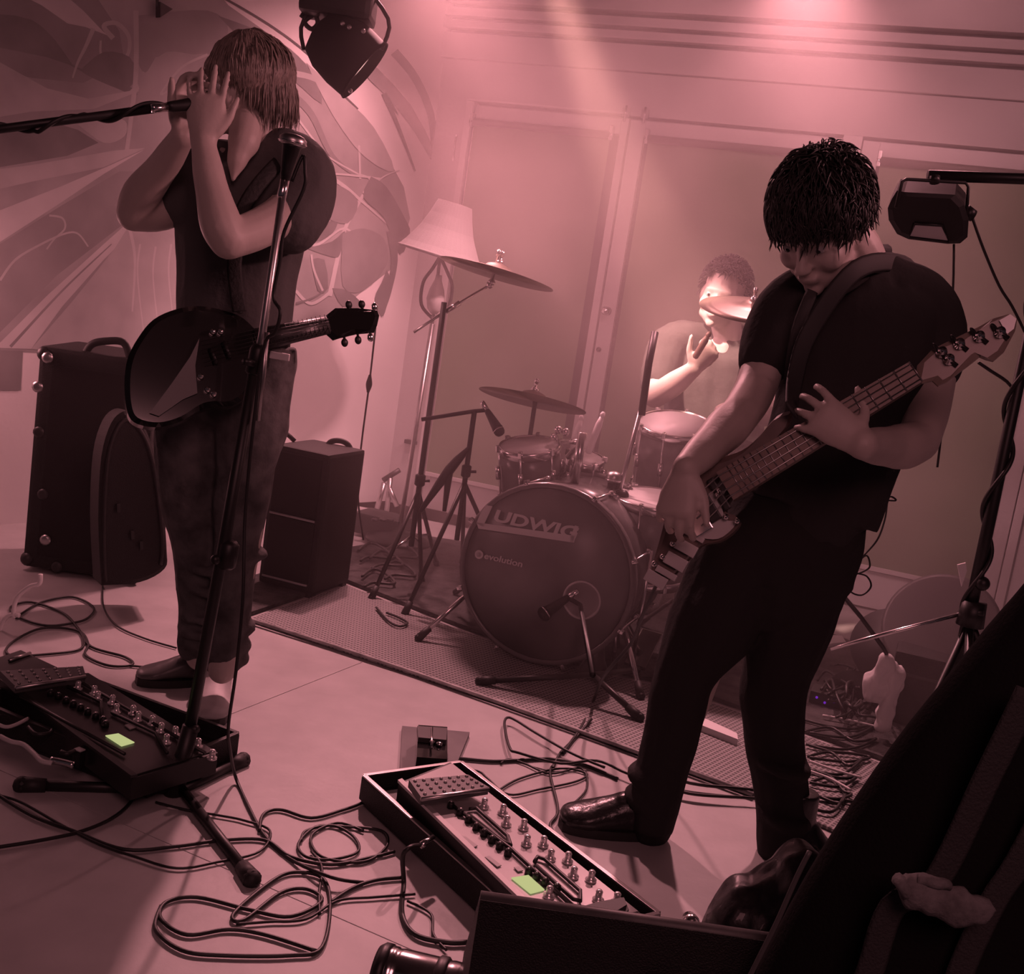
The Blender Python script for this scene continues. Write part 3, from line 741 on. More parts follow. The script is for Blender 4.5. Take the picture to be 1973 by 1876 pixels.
limb(mb, [D(1360, 655, .05), D(1300, 655, .04), D(1276, 690, .0), D(1266, 735, -.06)], [.06, .075, .072, .066])
limb(mb, [D(1430, 655, .06), D(1488, 668, .06), D(1505, 710, .03), D(1506, 750, .0)], [.06, .075, .072, .066])
remeshed(mb, 'shirt', M_shirt2, dm, .008, 4, wr=(.010, 8, 6))
mb = MB()
for sx in (-1, 1): limb(mb, [D(1372 + sx * 30, 890, .02), D(1372 + sx * 90, 920, -.34), D(1372 + sx * 90, 1100, -.36)], [.10, .075, .06])
remeshed(mb, 'trousers', M_blackj, dm, .01, 3, wr=(.008, 8, 6))
for sx in (-1, 1): shoe(dm, G(1372 + sx * 105, 1160) , G(1340 + sx * 105, 1190), 'shoe', M_leather, M_rubber)
def cov_d(ph): f = sin(ph); return 1.9 if f < .1 else (1.3 if f < .7 else .95)
hair(dm, dc, dM, .96, 800, lambda ph, th: .055, mat('brown_hair', .06, .6), cover=cov_d, messy=.30, part=(0, -.4, .2), droop=.05, lift=.014, r0=.003, seed=4, radii=(.080, .100, .094))
# stool under him
st = thing('drum_stool', G(1380, 1130), 'round black drum stool under the drummer', 'stool')
c = D(1372, 935, .02); mb = MB(); mb.lathe(c - Z * .03, Z, [(.14, 0), (.16, .015), (.16, .06), (.13, .075), (0, .078)], 24); mb.build('seat', M_leather, st)
mb = MB(); mb.tube([V((c.x, c.y, .12)), V((c.x, c.y, c.z - .02))], .018, 10); mb.build('post', M_chrome, st)
for a in (.4, 2.5, 4.6):
    mb = MB(); mb.tube([V((c.x, c.y, .30)), V((c.x + .2 * cos(a), c.y + .2 * sin(a), .03))], .011, 8); mb.ell(V((c.x + .2 * cos(a), c.y + .2 * sin(a), .032)), .018, seg=8, rings=6); mb.build('leg', M_chrome, st)


# ================================================================== instruments
def outline_solid(mb, px, O, n, thick, sm=0, front=0.0):
    """closed outline on a real plane, extruded away from the viewer with a rounded rim"""
    pts = spline(list(px) + [px[0]], sm)[:-1] if sm else px
    n = V(n).normalized(); f = [PL(a, b, O + n * front, n) for a, b in pts]
    c = sum(f, V((0, 0, 0))) / len(f); N = len(f); mb.smooth = False
    k = .012
    inner = [p + (c - p).normalized() * k for p in f]
    rows = [inner, [p - n * .006 for p in f], [p - n * (thick - .006) for p in f], [p - n * thick for p in inner]]
    # bevelled sides
    vs = [v for r in rows for v in r]; fs = []
    for r in range(3):
        for i in range(N): fs.append([r * N + i, r * N + (i + 1) % N, (r + 1) * N + (i + 1) % N, (r + 1) * N + i])
    fs.append(list(range(N))); fs.append([3 * N + i for i in range(N)][::-1])
    mb.add(vs, fs); mb.smooth = True
    return mb


# singer's guitar, hanging low in front of him
gt = thing('electric_guitar', S(380, 700, -.16), 'glossy black single-cutaway electric guitar hanging at the singer\'s hip', 'guitar')
GO = S(400, 700, -.17); gn = facing(GO, (.10, 0, .30))
mb = outline_solid(MB(), [(505, 648), (470, 612), (430, 596), (385, 588), (340, 594), (296, 614), (266, 650), (246, 690), (240, 735), (244, 785), (258, 812), (300, 822), (345, 812), (385, 790), (415, 782), (450, 780), (482, 756), (500, 720), (494, 690), (505, 668)], GO, gn, .045, 4)
gb = mb.build('guitar_body', M_gloss, gt)
mb = MB(); mb.smooth = False; mb.prism([PL(a, b, GO + gn * .003, gn) for a, b in ((384, 652), (366, 688), (330, 740), (288, 796), (306, 802), (352, 770), (380, 758), (376, 705))], gn * .003); mb.build('pickguard', mat('body_reflection_tone', .13, .35), gt)  # pickguard here is a pale shape painting the shiny reflection on the body
mb = MB(); a, b = PL(495, 655, GO + gn * .014, gn), PL(632, 626, GO + gn * .014, gn)
mb.tube([a, a.lerp(b, .5), b], [(.027, .016), (.024, .015), (.021, .014)], 12, side=gn.cross((b - a).normalized())); nk = mb.build('neck', mat('dark_neck', .03, .4), gt)
for i in range(16):
    q = a.lerp(b, (i + .5) / 16); mb = MB(); sdv = gn.cross((b - a).normalized()); mb.tube([q - sdv * .022 + gn * .013, q + sdv * .022 + gn * .013], .0009, 5); mb.build('fret', M_dmetal, nk)
mb = outline_solid(MB(), [(622, 612), (632, 604), (647, 592), (690, 592), (728, 596), (732, 607), (728, 625), (722, 639), (688, 642), (655, 650), (643, 654), (630, 642)], GO, gn, .016, 0, .012); hd = mb.build('headstock', M_gloss, gt)
for i, (x, y) in enumerate(((672, 587), (697, 586), (722, 591), (664, 660), (690, 655), (714, 650))):
    mb = MB(); q = PL(x, y, GO + gn * .004, gn); mb.ell(q, (.009, .006, .010), frame(CU)); r_ = PL(x + (2 if i < 3 else -1), y + (12 if i < 3 else -12), GO + gn * .004, gn); mb.tube([q, r_], .003, 6); mb.build('tuning_peg', M_chrome if i in (2, 5) else M_black, gt)
for i in range(6):
    o_ = (i - 2.5) * .0068; sdv = gn.cross((b - a).normalized()); q0 = PL(392, 678, GO + gn * .02, gn); mb = MB(); mb.tube([q0 + sdv * o_ * 1.4, a + sdv * o_ * 1.2 + gn * .016, b + sdv * o_ + gn * .016], .0006, 4); mb.build('string', M_dmetal, gt)
for (x, y) in ((463, 596), (409, 641), (424, 641), (386, 727), (399, 752), (411, 760)):
    q = PL(x, y, GO, gn); mb = MB(); rr = .011 if x == 463 else .007; mb.lathe(q, gn, [(rr, 0), (rr, .008), (rr * .7, .014), (0, .015)], 14); mb.build('control_knob' if y > 600 else 'strap_button', M_chrome, gt)
for x0, y0, x1, y1 in ((430, 660, 442, 690), (405, 672, 416, 702)):
    mb = MB(); p0, p1 = PL(x0, y0, GO + gn * .004, gn), PL(x1, y1, GO + gn * .004, gn); mb.tube([p0, p1], [(.012, .006)] * 2, 8, side=gn); mb.build('pickup', M_black, gt)
mb = MB(); mb.tube([S(462, 600, -.17), S(456, 560, -.15), S(452, 500, -.13), S(470, 400, -.12), S(530, 320, -.06), S(570, 300, .06)], [(.0025, .016)] * 6, 8, sub=6, side=V((.3, -1, .2))); mb.build('strap', mat('strap_webbing_dark', .016, .7, bump=.3, bscale=120), gt)

# bass guitar
bg = thing('bass_guitar', B(1380, 980, -.3), 'wood-bodied electric bass guitar with a pale pickguard held by the bass player', 'guitar')
body_px = [(1527, 789), (1497, 800), (1460, 842), (1430, 866), (1396, 878), (1350, 892), (1312, 925), (1288, 975), (1270, 1040), (1254, 1098), (1258, 1120), (1285, 1116), (1320, 1082), (1350, 1050), (1385, 1042), (1412, 1025), (1426, 1004), (1404, 998), (1400, 975), (1425, 935), (1452, 890), (1492, 848), (1522, 812)]
mb = outline_solid(MB(), body_px, BO, bn_, .042, 3); mb.build('bass_body', M_wood2, bg)
mb = MB(); mb.smooth = False; mb.prism([PL(a, b, BO + bn_ * .001, bn_) for a, b in spline([(1438, 889), (1418, 892), (1396, 912), (1380, 938), (1356, 962), (1336, 1000), (1326, 1024), (1352, 1036), (1384, 1038), (1408, 1022), (1418, 1005), (1399, 1002), (1393, 985), (1390, 962), (1410, 930), (1434, 900), (1438, 889)], 3)[:-1]], bn_ * .003); mb.build('pickguard', M_guard, bg)
p0, p1 = PL(1398, 939, BO + bn_ * .012, bn_), PL(1763, 720, BO + bn_ * .012, bn_); sv = bn_.cross((p1 - p0).normalized())
mb = MB(); mb.tube([p0, p0.lerp(p1, .5), p1], [(.031, .018), (.027, .016), (.022, .014)], 12, side=sv); nk = mb.build('neck', M_neck, bg)
mb = MB(); mb.smooth = False; mb.prism([p0 - sv * .030 + bn_ * .014, p0 + sv * .030 + bn_ * .014, p1 + sv * .021 + bn_ * .012, p1 - sv * .021 + bn_ * .012], bn_ * .005); mb.build('fretboard', mat('fretboard', (.20, .145, .125), .4, nscale=30, namt=.2), nk)
for i in range(20):
    q = p0.lerp(p1, 1 - (1 - .5 ** (i / 12)) / (1 - .5 ** (20 / 12)) * .97); ww = .030 - .009 * (q - p0).length / (p1 - p0).length; mb = MB(); mb.tube([q - sv * ww + bn_ * .0195, q + sv * ww + bn_ * .0195], .0011, 5); mb.build('fret', M_steel, nk)
q0 = PL(1338, 992, BO + bn_ * .018, bn_)
for i in range(4):
    o_ = (i - 1.5) * .0125; mb = MB(); mb.tube([q0 + sv * o_ * 1.25, p0 + sv * o_ * 1.15 + bn_ * .022, p1 + sv * o_ * .85 + bn_ * .020], .0012, 5); mb.build('string', M_steel, bg)
mb = MB(); mb.box(q0 - bn_ * .01, (.075, .035, .016), frame(bn_, sv), .002); mb.build('bridge', M_chrome, bg)
mb = MB(); mb.box(PL(1362, 972, BO + bn_ * .008, bn_), (.070, .024, .014), frame(bn_, sv), .003); mb.build('pickup', M_black, bg)
mb = MB(); mb.box(PL(1385, 952, BO + bn_ * .006, bn_), (.066, .014, .010), frame(bn_, sv), .003); mb.build('pickup', M_black, bg)
hp = [(1763, 740), (1768, 702), (1796, 672), (1815, 662), (1850, 645), (1890, 626), (1914, 612), (1945, 603), (1961, 613), (1957, 636), (1936, 676), (1915, 694), (1891, 683), (1878, 694), (1825, 734), (1808, 742), (1797, 732)]
mb = outline_solid(MB(), hp, BO, bn_, .020, 0, .010); mb.build('headstock', mat('maple', (.26, .21, .18), .3, nscale=14, namt=.15), bg)
mb = MB(); mb.smooth = False; mb.prism([PL(a, b, BO + bn_ * .011, bn_) for a, b in ((1925, 618), (1946, 606), (1958, 615), (1953, 634), (1940, 644))], bn_ * .003); mb.build('headstock_highlight', mat('highlight_white', .8, .15), bg, label='painted bright highlight at the tip of the headstock')  # white patch painting the hot highlight on the glossy headstock tip
for i, (x, y) in enumerate(((1814, 680), (1848, 664), (1886, 650), (1926, 642), (1828, 694))):
    q = PL(x, y, BO + bn_ * .010, bn_); mb = MB(); mb.lathe(q, bn_, [(.010, 0), (.010, .004), (.006, .005), (.006, .016), (.008, .018), (0, .020)], 14); pg = mb.build('tuning_post', M_chrome, bg)
    q2 = PL(x - 12, y - 3, BO - bn_ * .006, bn_); q3 = PL(x + 14, y + 16, BO - bn_ * .006, bn_); mb = MB(); mb.tube([q2 + bn_ * .020, q3 + bn_ * .020], .004, 6); mb.ell(q2 + bn_ * .02, (.012, .004, .009), frame(bn_, sv)); mb.build('tuning_peg', M_black, bg)
for i, (x, y, w_) in enumerate(((1337, 1032, .010), (1322, 1055, .022), (1302, 1082, .024), (1284, 1104, .012), (1264, 1116, .022))):
    mb = MB(); u_ = (PL(1345, 1050, BO, bn_) - PL(1300, 1025, BO, bn_)).normalized(); mb.box(PL(x, y, BO + bn_ * .006, bn_), (.042, w_, .010), frame(bn_, u_), .002); mb.build('control_plate', mat('ivory_plate', .55, .3), bg)
for (x, y) in ((1318, 1022), (1298, 1049), (1279, 1074), (1263, 1087), (1400, 997), (1421, 1005), (1386, 945), (1384, 955)):
    mb = MB(); q = PL(x, y, BO, bn_); mb.lathe(q, bn_, [(.0055, 0), (.0055, .016), (.004, .020), (0, .021)], 12); mb.build('control_knob', M_chrome, bg)
mb = MB(); mb.tube([B(1525, 792, -.30), B(1530, 740, -.18), B(1560, 640, -.10), B(1650, 520, -.06), B(1745, 510, .10), B(1780, 560, .22)], [(.003, .020)] * 6, 8, sub=6, side=V((.4, -1, .3))); mb.build('strap', mat('strap_webbing', .035, .7), bg)
mb = MB(); mb.tube([B(1690, 540, .16), B(1722, 528, .13), B(1756, 540, .11), B(1778, 552, .13)], [.004, .007, .006, .003], 6, sub=4); mb.build('strap_ribbon', M_cloth, bg, label='pale ribbon of strap lying over the shoulder')


# ================================================================== stands and microphones
def foot_leg(parent, a, b, r=.009, m=M_dmetal, foot=True):
    mb = MB(); mb.tube([a, b], r, 10); l = mb.build('leg', m, parent)
    if foot:
        d = (V(b) - V(a)).normalized(); mb = MB(); mb.tube([V(b) - d * .045, V(b) + d * .004], [r * 1.35, r * 1.7], 10); mb.ell(V(b), r * 1.7, seg=10, rings=6); mb.build('rubber_foot', M_rubber, l)
    return l


def microphone(name, base, tip, label, m=M_black, r=.024, stand=None):
    t_ = thing(name, V(base), label, 'microphone'); d = (V(tip) - V(base)).normalized(); L = (V(tip) - V(base)).length
    mb = MB(); mb.lathe(base, d, [(.009, 0), (.011, .01), (.013, L * .3), (.018, L * .72), (.019, L * .74)], 16); mb.build('handle', m, t_)
    mb = MB(); mb.lathe(base, d, [(.019, L * .74), (r, L * .78), (r * 1.03, L * .82), (r, L * .9), (r * .75, L * .97), (r * .3, L), (0, L)], 18); gr = mb.build('grille', M_steel if m is not M_rubber else M_grille, t_)
    mb = MB(); mb.lathe(base, d, [(r * 1.06, L * .795), (r * 1.08, L * .81), (r * 1.06, L * .825)], 18); mb.build('band', M_chrome, gr)
    mb = MB(); mb.lathe(base, d, [(.008, -.035), (.009, -.03), (.009, 0)], 12); mb.build('plug', M_chrome, t_)
    return t_


# boom reaching in from the left to the singer
bm_ = thing('microphone_stand', P(-330, 1560, 2.2), 'black microphone boom with a wound cable reaching in from the left edge', 'stand')
mb = MB(); A_, B_ = P(-330, 292, 2.30), P(322, 206, 2.44); mb.tube([A_, A_.lerp(B_, .5), B_], .009, 10); mb.build('boom', M_black, bm_)
mb = MB(); n_ = 60; pts = []
for i in range(n_ + 1):
    f = i / n_; c = A_.lerp(B_, f * .99); a = f * 26; pts.append(c + CU * (.0125 * cos(a) + (-.006 if .60 < f < .75 else 0)) + CF * .0125 * sin(a))
mb.tube(pts, .0045, 6, sub=2); mb.build('wound_cable', M_cable, bm_)
gp = G(-330, 1560); mb = MB(); mb.tube([A_, V((A_.x, A_.y, .05))], .012, 10); mb.build('pole', M_black, bm_)
for a in (.3, 2.4, 4.5): foot_leg(bm_, V((A_.x, A_.y, .10)), V((A_.x + .26 * cos(a), A_.y + .26 * sin(a), .012)))
microphone('microphone', P(322, 206, 2.44), P(425, 196, 2.52), 'silver-banded black microphone cupped in the singer\'s hands', M_black)

# straight stand in front of the singer
cs = thing('microphone_stand', G(350, 1520), 'black round-pole microphone stand on a tripod in front of the singer', 'stand')
hub = P(352, 1490, 2.20); top1 = P(433, 1040, 2.215); top2 = P(506, 640, 2.22); top3 = P(549, 345, 2.225)
mb = MB(); mb.tube([P(342, 1535, 2.2), top1, P(492, 700, 2.217)], [.0125, .0125, .0115], 12); mb.build('pole', M_black, cs)
mb = MB(); mb.tube([P(492, 710, 2.217), top2, top3], .0075, 10); mb.build('upper_tube', M_steel, cs)
mb = MB(); mb.tube([P(497, 810, 2.205), P(507, 720, 2.2), P(514, 640, 2.2)], .0055, 8); mb.build('side_tube', M_steel, cs)
mb = MB(); mb.lathe(P(488, 722, 2.217), (P(506, 640, 2.22) - P(488, 722, 2.217)), [(.012, 0), (.017, .004), (.017, .05), (.012, .06)], 14); mb.tube([P(488, 700, 2.19), P(470, 696, 2.17)], .007, 8); mb.build('clutch', M_black, cs)
mb = MB(); mb.tube([P(330, 1545, 2.2), P(368, 1398, 2.2)], [.020, .017], 14); mb.tube([P(380, 1405, 2.19), P(355, 1402, 2.21)], .008, 8); hb_ = mb.build('hub', M_black, cs)
mb = MB(); mb.lathe(P(434, 1095, 2.215), (top1 - hub), [(.013, 0), (.020, .006), (.020, .05), (.013, .058)], 14); mb.ell(P(415, 1078, 2.19), .010); mb.build('clutch', M_black, cs)
for e in (G(485, 1693, .012), G(42, 1512, .012), G(468, 1464, .012)): foot_leg(cs, P(350, 1520, 2.2), e, .0105, M_black)
mc = microphone('microphone', P(549, 346, 2.225), P(567, 258, 2.225), 'black microphone standing upright on the stand at the singer\'s shoulder', M_black, .026)
mb = MB(); mb.tube([P(562, 350, 2.20), P(584, 300, 2.205), P(588, 330, 2.2), P(585, 365, 2.2), P(548, 445, 2.2), P(540, 500, 2.2), P(527, 570, 2.2), P(540, 600, 2.19), P(530, 640, 2.19), P(508, 670, 2.19), P(487, 830, 2.19), P(472, 1000, 2.18), P(468, 1150, 2.15), P(455, 1290, 2.15), P(440, 1400, 2.2), P(444, 1450, 2.24), G(455, 1500, .012), G(480, 1556, .006), G(510, 1610, .006), G(560, 1655, .006), G(640, 1690, .02), G(700, 1700, .006)], .0036, 8, sub=6)
mb.build('microphone_cable', M_cable, label='thin black cable hanging down the stand in front of the singer to the floor', cat='cable')


def tripod(name, lab, top_px, hub_px, Y, feet, grp=None, hub_h=.0, r=.010, m=M_dmetal, braces=True):
    t_ = thing(name, G(*hub_px), lab, 'stand', grp); a = P(*top_px, Y); b = P(*hub_px, Y)
    mb = MB(); mb.tube([b, a], r, 10); mb.build('pole', m, t_); up = (a - b).normalized()
    mb = MB(); mb.lathe(b + up * .22, up, [(r * 1.1, 0), (r * 1.9, .006), (r * 1.9, .04), (r * 1.1, .045)], 12); mb.tube([b + up * .24, b + up * .24 + CR * .035], .005, 6); mb.build('clutch', M_black, t_)
    for f in feet:
        f = G(*f, .012); h_ = b + up * .20; l = foot_leg(t_, h_, f, .008, m)
        if braces:
            mb = MB(); mb.tube([b + up * .04, h_.lerp(f, .55)], .0045, 6); mb.build('brace', M_chrome, l)
    return t_, a, b


cy_st, a, b = tripod('cymbal_stand', 'tall dark cymbal stand with a boom at the left of the drum kit', (856, 582), (792, 1052), 4.0, ((716, 1152), (812, 1120), (842, 1090)))
mb = MB(); mb.tube([P(797, 640, 4.0), P(860, 598, 4.02), P(946, 548, 4.05)], .005, 8); mb.tube([P(858, 600, 4.018), P(886, 583, 4.025)], .010, 8); mb.build('boom', M_chrome, cy_st)
mb = MB(); mb.lathe(P(946, 548, 4.05), P(958, 500, 4.05) - P(946, 548, 4.05), [(.012, 0), (.014, .01), (.006, .02), (.005, .10), (.009, .101), (.009, .12), (0, .125)], 12); mb.ell(P(944, 549, 4.05), .014); mb.build('tilter', M_chrome, cy_st)
ms_d, a, b = tripod('microphone_stand', 'low boom stand reaching over the rack tom', (914, 792), (880, 1040), 3.85, ((780, 1182), (975, 1110), (890, 1085)), r=.009, m=M_dmetal, braces=False)
mb = MB(); mb.tube([P(812, 808, 3.8), P(914, 792, 3.85), P(938, 790, 3.85)], .007, 8); mb.build('boom', M_dmetal, ms_d)
mb = MB(); mb.tube([P(810, 985, 3.8), P(866, 905, 3.82), P(905, 862, 3.85)], [.008, .018, .008], 8, sub=3); mb.tube([P(866, 905, 3.82), P(856, 985, 3.8)], [.014, .007], 8); mb.build('clamp_arm', M_black, ms_d)
microphone('microphone', P(938, 790, 3.85), P(966, 838, 3.8), 'small black microphone angled down at the rack tom', M_rubber, .018)
# kick drum microphone and its stand
kk = thing('microphone_stand', G(1142, 1300), 'short black kick-drum microphone stand with spread legs on the mat', 'stand')
kb = G(1142, 1300, .09)
for e in ((925, 1312), (1232, 1382), (1225, 1290)): foot_leg(kk, kb, G(*e, .02), .009, M_black)
mb = MB(); mb.lathe(G(1142, 1300, .02), Z, [(.045, 0), (.05, .01), (.03, .05), (.022, .09), (.012, .12), (.011, .30)], 16); mb.build('base', M_black, kk)
mb = MB(); mb.tube([G(1142, 1300, .31), P(1118, 1165, 3.30), P(1092, 1150, 3.30)], .007, 8); mb.build('boom', M_dmetal, kk)
microphone('microphone', P(1096, 1150, 3.30), P(1040, 1188, 3.26), 'dark bullet-shaped microphone pointing into the bass drum', M_rubber, .022)
# tom microphone on a chrome pole between the drums
pm = thing('cymbal_stand', G(1160, 1180), 'chrome cymbal stand between bass drum and floor tom', 'stand')
mb = MB(); mb.tube([P(1161, 1078, 3.6), P(1178, 1000, 3.6)], .014, 10); mb.build('pole', M_chrome, pm)
mb = MB(); mb.tube([P(1178, 1005, 3.6), P(1240, 768, 3.65)], .0075, 10); mb.build('upper_tube', M_steel, pm)
mb = MB(); mb.tube([P(1236, 800, 3.64), P(1250, 700, 3.66), P(1262, 640, 3.7)], .012, 8); mb.build('top_tube', M_dmetal, pm)
for (x, y) in ((1187, 985), (1200, 955)): mb = MB(); mb.ell(P(x, y, 3.6), .02, seg=10, rings=8); mb.build('wing_nut', M_black if x > 1190 else M_steel, pm)
for e in ((1140, 1180), (1215, 1220), (1190, 1150)): foot_leg(pm, P(1161, 1080, 3.6), G(*e, .02), .008, M_dmetal)
microphone('microphone', P(1174, 992, 3.62), P(1184, 908, 3.62), 'black microphone with a round silver head beside the floor tom', M_black, .026)


# ================================================================== drums
def disc(cx, cy, Y, ex, ey, minor, flip=1):
    c = P(cx, cy, Y); vdir = (c - CC).normalized(); u = (P(ex, ey, Y) - c); R = u.length; u.normalize()
    w0 = u.cross(vdir).normalized(); w_ = (vdir * math.sqrt(1 - minor ** 2) + w0 * minor * flip).normalized(); n = u.cross(w_).normalized()
    if n.z < 0: n = -n
    return c, n, u, R


def cymbal(cx, cy, Y, ex, ey, minor, lab, flip=1, name='crash_cymbal'):
    c, n, u, R = disc(cx, cy, Y, ex, ey, minor, flip); t_ = thing(name, c, lab, 'cymbal')
    mb = MB(); mb.lathe(c, n, [(R, 0), (R * .75, R * .035), (R * .45, R * .07), (R * .24, R * .10), (R * .20, R * .145), (R * .10, R * .18), (.006, R * .185), (.006, R * .175), (R * .10, R * .165), (R * .18, R * .13), (R * .22, R * .09), (R * .75, R * .025), (R, -.0012)], 44); mb.build('plate', M_cymbal, t_)
    mb = MB(); mb.lathe(c + n * R * .17, n, [(.014, 0), (.016, .006), (.013, .014), (.006, .016), (.006, .030), (.009, .032), (.009, .044), (0, .048)], 12); mb.build('wing_nut', M_chrome, t_)
    return t_


cymbal(957, 528, 4.05, 1066, 560, .10, 'tilted crash cymbal overlapping the lampshade', -1)
cymbal(1026, 772, 3.95, 1129, 796, .12, 'crash cymbal hanging low between lamp and sticks', -1)
cymbal(1450, 597, 3.90, 1348, 587, .24, 'crash cymbal in front of the drummer\'s face', -1, 'ride_cymbal')
for nm, lab, x, y, Y, fx, fy in (('cymbal_stand', 'thin stand under the low crash cymbal', 1032, 768, 3.95, 985, 1000), ('cymbal_stand', 'cymbal stand behind the bass player\'s shoulder', 1450, 590, 3.90, 1380, 1090)):
    t_ = thing(nm, G(fx, fy), lab, 'stand'); a = P(x, y, Y) - Z * .01; g = V((a.x, a.y, .14)); mb = MB(); mb.tube([g, a], .008, 8); mb.build('pole', M_dmetal, t_)
    for q in (.6, 2.7, 4.8): foot_leg(t_, g + Z * .1, V((g.x + .20 * cos(q), g.y + .20 * sin(q), .025)), .007, M_dmetal)


def drum(c, n, R, H, lab, name, lugs=6, shell=M_shell, topm=M_head, botm=None, hoop=M_chrome, up=None, cat='drum', legs=False):
    """c: centre of the playing head, n: its outward normal"""
    n = V(n).normalized(); t_ = thing(name, V(c) - n * H, lab, cat)
    mb = MB(); mb.lathe(V(c) - n * H, n, [(R, .004), (R, H - .004)], 40); mb.build('shell', shell, t_)
    mb = MB(); mb.lathe(V(c) - n * .006, n, [(R * .985, 0), (R * .98, .006), (0, .007)], 40); mb.build('head', topm, t_)
    mb = MB(); mb.lathe(V(c) - n * (H - .006), -n, [(R * .985, 0), (R * .98, .006), (0, .007)], 40); mb.build('head', botm or topm, t_)
    for o_ in (0, H):
        mb = MB(); mb.lathe(V(c) - n * (o_ + (.014 if o_ == 0 else -.012 + .014)), n, [(R * 1.005, -.012), (R * 1.05, -.010), (R * 1.05, .012), (R * 1.03, .018), (R * .99, .018), (R * .99, .008)], 40); mb.build('hoop', hoop, t_)
    u = n.orthogonal().normalized(); w_ = n.cross(u)
    for k in range(lugs):
        a = 2 * pi * (k + .5) / lugs; d = u * cos(a) + w_ * sin(a); pc = V(c) - n * (H * .5) + d * (R + .010)
        mb = MB(); mb.tube([pc - n * .022, pc + n * .022], [.009, .009], 8); lg = mb.build('lug', M_chrome, t_)
        mb = MB(); mb.tube([V(c) + d * (R * 1.05) + n * .012, V(c) + d * (R * 1.05) - n * (H - .0) - n * .006], .0035, 6); mb.build('tension_rod', M_chrome, lg)
        for s_ in (.0, H):
            mb = MB(); mb.box(V(c) + d * (R * 1.06) - n * (s_ if s_ == 0 else s_ - .0), (.016, .012, .022), frame(n, d), .002); mb.build('claw', M_chrome, lg)
    return t_


KR = .268
kc = G(1022, 1287); kc = V((kc.x, kc.y, KR * 1.05 + .016)); kn = (WN + V((0.02, 0, 0))).normalized()
bd = drum(kc, kn, KR, .40, 'large bass drum with a lettered dark front head', 'bass_drum', 8, M_shell, M_bhead, M_bhead, mat('dark_hoop', .13, .25))
kx = Z.cross(kn).normalized(); kx = kx if kx.x > 0 else -kx
Mk = Matrix((kx, Z, kn)).transposed()
def on_head(x, y, o=.003): return kc + kx * x + Z * y + kn * o
def text(s_, x, y, size, m, parent, name, shear=0, bold=0, ex=.0006):
    cu = bpy.data.curves.new(name, 'FONT'); cu.body = s_; cu.size = size; cu.extrude = ex; cu.shear = shear; cu.offset = bold; cu.align_x = 'LEFT'
    tmp = bpy.data.objects.new(name, cu); COL.objects.link(tmp); tmp.matrix_world = Matrix.Translation(on_head(x, y, .0035)) @ Mk.to_4x4()
    bpy.context.view_layer.update(); me = bpy.data.meshes.new_from_object(tmp.evaluated_get(bpy.context.evaluated_depsgraph_get())); me.transform(tmp.matrix_world); me.transform(Matrix.Translation(-root_loc(parent)))
    bpy.data.objects.remove(tmp); me.materials.clear(); me.materials.append(m); o = bpy.data.objects.new(name, me); COL.objects.link(o); o.parent = parent; return o
M_let = mat('grey_lettering', .50, .5)
def hp_(px, py): return PL(px, py, kc + kn * .0035, kn)
mb = MB(); mb.smooth = False
def kpoly(pts): mb.prism([hp_(*q) for q in pts], kn * .0008)
def hx(px, py): v = hp_(px, py) - kc; return v.dot(kx), v.z
# the big L runs under the other letters and turns up at the end
mb = MB(); mb.smooth = False
for pts in (((937, 973), (949, 975), (936, 1003), (931, 1014), (918, 1008), (925, 990)), ((918, 1006), (940, 1009), (1108, 1032), (1104, 1045), (922, 1018)), ((1100, 1031), (1108, 1012), (1115, 1014), (1106, 1045), (1098, 1043))): kpoly(pts)
mb.build('lettering', M_let, bd)
x0, y0 = hx(949, 1006); x1, y1 = hx(1112, 1030)
tx = text('UDWIG', x0, y0 + .006, .050, M_let, bd, 'lettering', .15, .0016)
me = tx.data; xs = [(v.co + root_loc(tx) - kc).dot(kx) for v in me.vertices]; sc = (x1 - x0) / (max(xs) - min(xs)); mn = min(xs)
for v in me.vertices:
    q = (v.co + root_loc(tx) - kc); v.co += kx * ((q.dot(kx) - mn) * (sc - 1))
x0, y0 = hx(932, 1074); x1, _ = hx(1006, 1088)
mb = MB(); r0_ = hx(923, 1068)
mb.lathe(on_head(r0_[0], r0_[1], .003), kn, [(.014, 0), (.014, .001), (.0075, .001), (.0075, 0)], 20); mb.build('lettering', M_let, bd)
tx = text('evolution', x0, y0 - .002, .027, M_let, bd, 'lettering', .1, .0006)
me = tx.data; xs = [(v.co + root_loc(tx) - kc).dot(kx) for v in me.vertices]; sc = (x1 - x0) / (max(xs) - min(xs)); mn = min(xs)
for v in me.vertices:
    q = (v.co + root_loc(tx) - kc); v.co += kx * ((q.dot(kx) - mn) * (sc - 1))
ph = hx(1121, 1156); mb = MB(); mb.lathe(on_head(ph[0], ph[1], .002), kn, [(.058, 0), (.060, .003), (.054, .004), (.053, 0)], 32); mb.build('port_ring', mat('port_ring', .5, .3), bd)
mb = MB(); mb.lathe(on_head(ph[0], ph[1], .0012), kn, [(.053, 0), (.053, .0006), (0, .0007)], 32); mb.build('port_hole', mat('port_dark', .008, .9), bd)
for sx in (-1, 1): foot_leg(bd, kc + kx * sx * .24 - kn * .08 - Z * .10, V(((kc + kx * sx * .36).x, (kc + kx * sx * .36).y, .02)) + kn * .05, .008, M_chrome)
